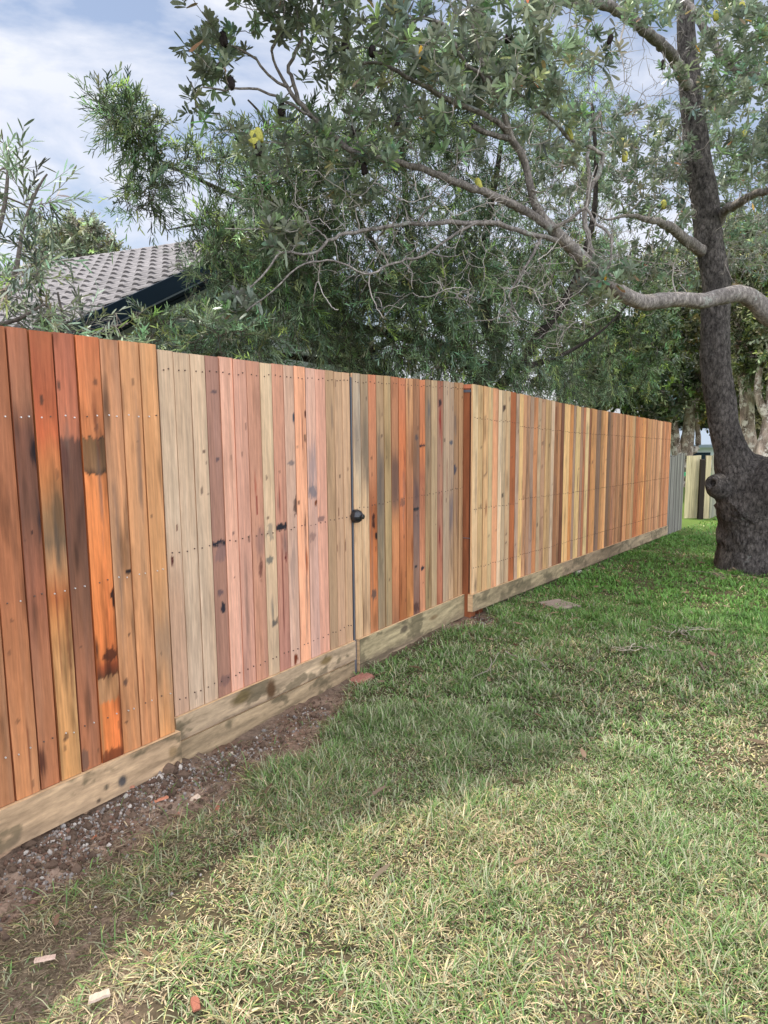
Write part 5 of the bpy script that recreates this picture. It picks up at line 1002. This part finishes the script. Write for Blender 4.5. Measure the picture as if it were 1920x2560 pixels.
simple_tree('low_shrub', 'low narrow-leaved shrub poking over the fence in front of the roof corner',
    [[(190, 1000, 4.6, 6), (180, 880, 4.6, 5), (150, 760, 4.6, 3), (145, 730, 4.6, 2)], [(180, 900, 4.6, 4), (240, 830, 4.6, 3), (320, 810, 4.6, 2)]],
    [([(110, 760), (145, 725), (170, 790), (330, 800), (340, 850), (110, 860)], 26, 4.3, 4.8)], kw_shrub, M_leafc, M_barkS, 43, 'shrub', 2)
kw_far = dict(nl=(12, 18), ln=(0.09, 0.15), wd=0.055, col=(128, 134, 110), tw_len=0.45, droop=0.1, spread=0.9)
simple_tree('gum_tree', 'bushy round-topped tree rising behind the tiled roof ridge', [[(190, 760, 26, 8), (200, 660, 26, 7), (190, 600, 26, 4), (195, 555, 26, 2)], [(200, 680, 26, 5), (250, 620, 26, 3), (290, 600, 26, 2)]],
    [([(90, 600), (130, 580), (170, 540), (230, 535), (260, 590), (250, 660), (80, 670)], 120, 24.5, 27.5), ([(250, 600), (300, 600), (290, 630), (250, 640)], 12, 25, 27)], kw_far, M_leafp, M_barkC, 44, nspray=5)
# paperbarks beyond the old fence
kw_pb = dict(nl=(12, 18), ln=(0.09, 0.15), wd=0.055, col=(112, 118, 84), tw_len=0.5, droop=0.1, spread=0.9)
pb = [
 ('paperbark with twin pale leaning trunks between the new fence end and the banksia trunk',
  [[(1715, 1290, 26.25, 22), (1716, 1134, 26.25, 17), (1722, 1070, 26.25, 14), (1728, 1020, 26.25, 13), (1745, 970, 26.25, 9), (1740, 900, 26.25, 7), (1700, 820, 26.25, 6), (1690, 720, 26.25, 4)], [(1715, 1290, 26.25, 16), (1692, 1134, 26.25, 12), (1684, 1070, 26.25, 11), (1672, 1030, 26.25, 9), (1610, 985, 26.25, 7), (1560, 960, 26.25, 6), (1500, 930, 26.10, 4)], [(1728, 1020, 26.25, 8), (1765, 1030, 25.95, 7), (1790, 1060, 25.80, 5)], [(1700, 820, 26.25, 5), (1640, 760, 26.25, 4), (1600, 690, 26.25, 3)], [(1716, 1134, 26.25, 9), (1745, 1110, 26.40, 7), (1738, 1000, 26.55, 5), (1755, 900, 26.55, 4)]],
  [([(1620, 640), (1790, 600), (1800, 960), (1700, 1000), (1660, 940), (1640, 800)], 300, 25, 29), ([(1480, 900), (1660, 900), (1670, 1000), (1600, 1020), (1480, 980)], 70, 25, 27.5)]),
 ('paperbark with a thick peeling pale trunk just right of the banksia trunk',
  [[(1880, 1310, 21, 28), (1876, 1147, 21, 19), (1869, 1072, 21, 17), (1866, 978, 21, 17), (1856, 916, 21, 14), (1848, 847, 21, 12), (1830, 780, 21, 9), (1840, 700, 21, 7)], [(1866, 978, 21, 12), (1895, 930, 20.9, 10), (1890, 860, 20.8, 9), (1870, 800, 20.8, 7), (1880, 700, 20.8, 5)], [(1848, 847, 21, 9), (1880, 790, 21, 8), (1930, 740, 21, 6)]],
  [([(1800, 560), (1960, 540), (1960, 900), (1900, 960), (1830, 900), (1810, 760)], 280, 19.5, 23)]),
 ('paperbark with peeling pinkish trunk at the right edge beyond the banksia',
  [[(1905, 1310, 19, 30), (1906, 1160, 19, 22), (1925, 1060, 19, 19), (1935, 960, 19, 16), (1930, 850, 19, 13), (1950, 700, 19, 9)], [(1925, 1060, 19, 12), (1895, 990, 19, 9), (1900, 920, 19, 7)]],
  [([(1880, 600), (2050, 560), (2050, 1000), (1920, 980), (1890, 800)], 190, 17.8, 20.5)])]
for i, (lab, st_, rg) in enumerate(pb):
    simple_tree('paperbark_tree', lab, st_, rg, kw_pb, M_leafp, M_barkP, 60 + i, nspray=6, twcol=(0.34, 0.27, 0.21), group='paperbarks beyond the old fence', rm=0.05, wob=0.2)
# hedge-like mass farther off
simple_tree('dense_tree', 'dense dark tree filling the gap low behind the long fence bay', [[(1560, 1150, 24, 10), (1560, 950, 24, 7), (1570, 800, 24, 4)]],
    [([(1440, 800), (1700, 780), (1720, 990), (1640, 1060), (1440, 1010)], 200, 22, 27)], dict(nl=(12, 18), ln=(0.12, 0.2), wd=0.09, col=(78, 88, 58), tw_len=0.5, droop=0.1, spread=0.9), M_leafp, M_barkC, 71, nspray=6, rm=0.05)
simple_tree('dense_tree', 'dense mottled tree far behind, between the banksia trunk and the right edge', [[(1900, 1250, 27, 10), (1900, 1000, 27, 7), (1890, 800, 27, 4)]],
    [([(1740, 700), (2050, 700), (2050, 1100), (1840, 1110), (1740, 1040)], 300, 25, 30)], dict(nl=(12, 18), ln=(0.12, 0.2), wd=0.09, col=(104, 104, 72), tw_len=0.5, droop=0.1, spread=0.9), M_leafp, M_barkC, 72, nspray=6, rm=0.05)

simple_tree('dense_tree', 'shadowy round tree low behind the bottlebrush and the middle of the long fence bay', [[(1400, 1100, 13.5, 12), (1400, 950, 13.5, 9), (1390, 800, 13.5, 6), (1380, 700, 13.5, 3)]],
    [([(1120, 700), (1250, 600), (1500, 580), (1640, 640), (1690, 800), (1680, 980), (1400, 980), (1120, 930)], 230, 12.2, 15)], dict(nl=(12, 18), ln=(0.07, 0.12), wd=0.03, col=(88, 104, 70), tw_len=0.35, droop=0.15, spread=0.8), M_leafp, M_barkC, 74, nspray=6, rm=0.04)
simple_tree('dense_tree', 'distant dark tree belt seen low between the old fence and the trunks', [[(1800, 1150, 42, 8), (1800, 1050, 42, 6), (1800, 980, 42, 3)]],
    [([(1640, 1000), (1700, 960), (1960, 950), (2100, 960), (2100, 1110), (1640, 1110)], 260, 39, 45)], dict(nl=(12, 18), ln=(0.2, 0.3), wd=0.16, col=(84, 92, 66), tw_len=0.9, droop=0.1, spread=0.9), M_leafp, M_barkC, 73, nspray=6, rm=0.08)

# ------------------------------------------------------------------ small things on the ground
def gpt(s, q, dz=0.0): return W(s, q, float(ground_h(np.array([s]), np.array([q]))[0]) + dz)
def px_ground(x, y):
    z = -0.12
    for _ in range(25):
        v = fw + r2 * (x - 960) / F + u2 * (1280 - y) / F; p = CAM + v * ((z - CH) / v[2]); s = p @ D; q = p @ N + OFF; z = float(ground_h(np.array([s]), np.array([q]))[0])
    return s, q
def shard(center, L_, Wd, H, ang, col, name, label, cat, group=None, tilt=0.1, material=None, seed=0):
    r = np.random.default_rng(seed); n = 7
    t = np.linspace(-0.5, 0.5, n); V = []
    for k in range(n):
        w_ = Wd * (0.5 + 0.5 * (1 - abs(t[k]) ** 3)) * r.uniform(0.8, 1.1); h_ = H * r.uniform(0.7, 1.1)
        for (a, b_) in ((-1, 0), (1, 0), (0.8, 1), (-0.85, 1)): V.append([t[k] * L_ + r.normal(0, L_ * 0.02), a * w_ / 2, b_ * h_])
    V = np.array(V); ca, sa_ = math.cos(ang), math.sin(ang); V[:, 2] += V[:, 0] * tilt
    V = np.stack([V[:, 0] * ca - V[:, 1] * sa_, V[:, 0] * sa_ + V[:, 1] * ca, V[:, 2]], -1) + center
    q = [[k * 4 + j, (k + 1) * 4 + j, (k + 1) * 4 + (j + 1) % 4, k * 4 + (j + 1) % 4] for k in range(n - 1) for j in range(4)] + [[0, 1, 2, 3], [n * 4 - 1, n * 4 - 2, n * 4 - 3, n * 4 - 4]]
    m = MB(); m.add(V, q, None, lin(col)); o = m.build(name, material or M_chip); tag(o, label, cat, group); return o
chips = [((398, 2003), 0.075, 0.018, 0.5, (184, 122, 94), 'longest orange wood offcut lying on the bare soil by the plinth'), ((543, 2024), 0.035, 0.022, 1.7, (152, 98, 78), 'short reddish wood chip at the edge of the grass near the soil'),
         ((325, 2003), 0.045, 0.012, 0.2, (166, 114, 90), 'thin orange splinter beside the gravel under the plinth'), ((490, 2535), 0.045, 0.026, 2.0, (140, 88, 70), 'red-brown wood chip in the dry grass nearest the camera'),
         ((484, 1980), 0.05, 0.035, 0.7, (206, 184, 160), 'flat cream wood scrap on the soil strip'), ((440, 2030), 0.03, 0.012, 1.0, (170, 118, 94), 'small orange splinter between two bigger chips on the soil'),
         ((250, 2515), 0.055, 0.03, 0.4, (176, 156, 138), 'curled pale bark scrap on the muddy grass of the nearest corner'), ((115, 2420), 0.06, 0.02, 0.2, (196, 168, 148), 'pale pinkish bark strip above the muddy rut'),
         ((230, 2100), 0.04, 0.01, 0.9, (160, 98, 70), 'rust coloured splinter in the gravel close to the nearest plinth board')]
for i, ((x, y), L_, Wd, an, col, lab) in enumerate(chips):
    s_, q_ = px_ground(x, y); shard(gpt(s_, q_, 0.004 if y < 2200 else 0.03), L_, Wd, 0.007, an, col, 'wood_chip', lab, 'wood chip', 'scraps of wood lying on the ground', 0.08, seed=i)
# half buried paver in the grass and bricks under the gate
def slabthing(name, label, cat, px, sx_, sy_, h, ang, col, dz):
    s_, q_ = px_ground(*px); c = gpt(s_, q_, dz); m = MB(); n = 9
    X, Y = np.meshgrid(np.linspace(-0.5, 0.5, n), np.linspace(-0.5, 0.5, n), indexing='ij'); Z = h + 0.006 * (fbm(X * 9 + 3, Y * 9, 3) - 0.5) - 0.5 * h * np.clip((np.maximum(np.abs(X), np.abs(Y)) - 0.44) * 16, 0, 1) ** 2
    ca, sa_ = math.cos(ang), math.sin(ang); x = X * sx_; y = Y * sy_
    V = np.stack([x * ca - y * sa_, x * sa_ + y * ca, Z], -1).reshape(-1, 3) + c; cc = lin(col) * (0.75 + 0.5 * fbm(X * 6, Y * 6 + 8, 4).reshape(-1, 1))
    m.add(V, grid_q(n, n), None, cc)
    e = [(-1, -1), (1, -1), (1, 1), (-1, 1)]; P_ = [[a * sx_ / 2 * ca - b_ * sy_ / 2 * sa_, a * sx_ / 2 * sa_ + b_ * sy_ / 2 * ca, z] for z in (-0.03, h * 0.55) for a, b_ in e]; m.add(np.array(P_) + c, BOXQ[[0, 2, 3, 4, 5]], None, lin(col) * 0.8)
    o = m.build(name, M_stone); tag(o, label, cat); return o
slabthing('paver', 'flat grey-brown paver half sunk in the grass beyond the gate', 'paver', (1398, 1517), 0.26, 0.30, 0.022, 0.5, (146, 130, 116), 0.016)
slabthing('brick', 'weathered red brick under the end of the gate at the soil edge', 'brick', (905, 1700), 0.16, 0.09, 0.035, 0.95, (150, 104, 88), -0.006)
slabthing('stone', 'pale flat stone beside the long plinth board', 'stone', (1440, 1432), 0.16, 0.10, 0.03, 0.8, (170, 156, 144), 0.0)
# gravel
rg_ = np.random.default_rng(12); gm = MB(); ico = np.array([[0, 0, 1], [.9, 0, .3], [.28, .85, .3], [-.72, .53, .3], [-.72, -.53, .3], [.28, -.85, .3], [.6, .5, -.5], [-.3, .8, -.5], [-.8, 0, -.5], [-.3, -.8, -.5], [.6, -.5, -.5], [0, 0, -1]], float)
ict = np.array([[0, 1, 2], [0, 2, 3], [0, 3, 4], [0, 4, 5], [0, 5, 1], [1, 6, 2], [2, 7, 3], [3, 8, 4], [4, 9, 5], [5, 10, 1], [6, 7, 2], [7, 8, 3], [8, 9, 4], [9, 10, 5], [10, 6, 1], [11, 7, 6], [11, 8, 7], [11, 9, 8], [11, 10, 9], [11, 6, 10]])
cnt = 0
while cnt < 6500:
    if rg_.random() < 0.35: s_, q_ = rg_.uniform(0.8, 2.2), 0.05 + abs(rg_.normal(0, 0.07))
    elif rg_.random() < 0.75: c0 = [(1.55, .10), (1.68, .16), (1.82, .09), (2.05, .10), (2.2, .2), (2.6, .16), (3.0, .16), (5.3, .2), (1.4, .22), (2.35, .12)][rg_.integers(10)]; s_ = c0[0] + rg_.normal(0, 0.10); q_ = c0[1] + rg_.normal(0, 0.05)
    else: s_, q_ = rg_.uniform(0.7, 3.4), abs(rg_.normal(0, 0.28))
    if q_ < 0.04 or q_ > 0.8: continue
    z_ = float(ground_h(np.array([s_]), np.array([q_]))[0]); rad = rg_.gamma(2.0, 0.0017) + 0.0012
    col = lin(rg_.choice([(146, 138, 130), (118, 108, 100), (168, 158, 146), (124, 96, 80), (104, 80, 66), (96, 74, 60)])) * rg_.uniform(0.6, 1.15)
    if rg_.random() < 0.08: rad *= 2.2; col = lin((98, 80, 66)) * rg_.uniform(0.6, 1.1)
    V = ico * rad * rg_.uniform(0.6, 1.2, 3) * (1 + rg_.normal(0, 0.14, (12, 1))); gm.add(V + W(s_, q_, z_ + rad * 0.3), None, ict, col); cnt += 1
o = gm.build('gravel', M_stone); tag(o, 'grey crushed gravel and soil crumbs scattered along the foot of the fence', 'gravel', kind='stuff')
# fallen twigs
def fallen(px, n, ln_, label, seed, col=(0.3, 0.25, 0.2)):
    r = np.random.default_rng(seed); s0, q0 = px_ground(*px); m = MB()
    for i in range(n):
        a = r.uniform(0, 6.28) if n > 3 else 2.6 + r.normal(0, 0.5); s_, q_ = s0 + r.normal(0, 0.06), q0 + r.normal(0, 0.05); pts = []
        for k in range(8): pts.append(gpt(s_, q_, 0.045 + r.uniform(-0.008, 0.012))); a += r.normal(0, 0.28); s_ += math.cos(a) * ln_ / 8; q_ += math.sin(a) * ln_ / 8
        rr_ = r.uniform(0.0025, 0.0045); tube(m, pts, np.linspace(rr_, rr_ * 0.4, 8), 5, 0, np.array(col) * r.uniform(0.8, 1.2))
    o = m.build('fallen_twig', M_twig); tag(o, label, 'twig', 'dead twigs lying in the grass')
fallen((1235, 1655), 3, 0.5, 'forked grey twig lying in the grass out from the gate', 1)
fallen((1700, 1590), 9, 0.3, 'small tangle of pale twigs in the grass in front of the big trunk', 2)
fallen((1620, 1640), 7, 0.22, 'low pile of straw coloured twigs nearer than the tangle by the trunk', 3, (0.4, 0.33, 0.25))
fallen((1790, 1445), 6, 0.45, 'thin dark twigs at the foot of the banksia trunk', 4, (0.2, 0.16, 0.13))

# fallen leaves: brown banksia leaves round the trunk, along the fence and here and there on the lawn
nl = 620; u_ = rng.random(nl); tb0 = at(1885, 1420, 8.9); st_ = float(tb0 @ D); qt_ = float(tb0 @ N + OFF)
s_ = np.where(u_ < 0.45, st_ + rng.normal(0, 0.8, nl), np.where(u_ < 0.7, rng.uniform(3.5, 13, nl), rng.uniform(0.8, 9, nl)))
q_ = np.where(u_ < 0.45, qt_ + rng.normal(0, 0.7, nl), np.where(u_ < 0.7, 0.15 + np.abs(rng.normal(0, 0.3, nl)), rng.uniform(0.2, 3.4, nl)))
bs = W(s_, q_, ground_h(s_, q_) + rng.uniform(0.012, 0.05, nl)); az = rng.uniform(0, 6.28, nl); dd_ = unit(np.stack([np.cos(az), np.sin(az), rng.normal(0, 0.25, nl)], -1))
lc = lin((112, 92, 72)) * rng.uniform(0.5, 1.6, (nl, 1)) * (1 + rng.normal(0, 0.06, (nl, 3)))
V, Q, T, C = leaf_cloud(bs, dd_, rng.uniform(0.04, 0.10, nl), rng.uniform(0.012, 0.024, nl), np.clip(lc, 0.01, 0.8), 0.1)
o = mesh_obj('leaf_litter', V, [Q, T], M_leafp, col=C); tag(o, 'dry brown fallen leaves scattered round the big trunk and over the lawn', 'leaf litter', kind='stuff')
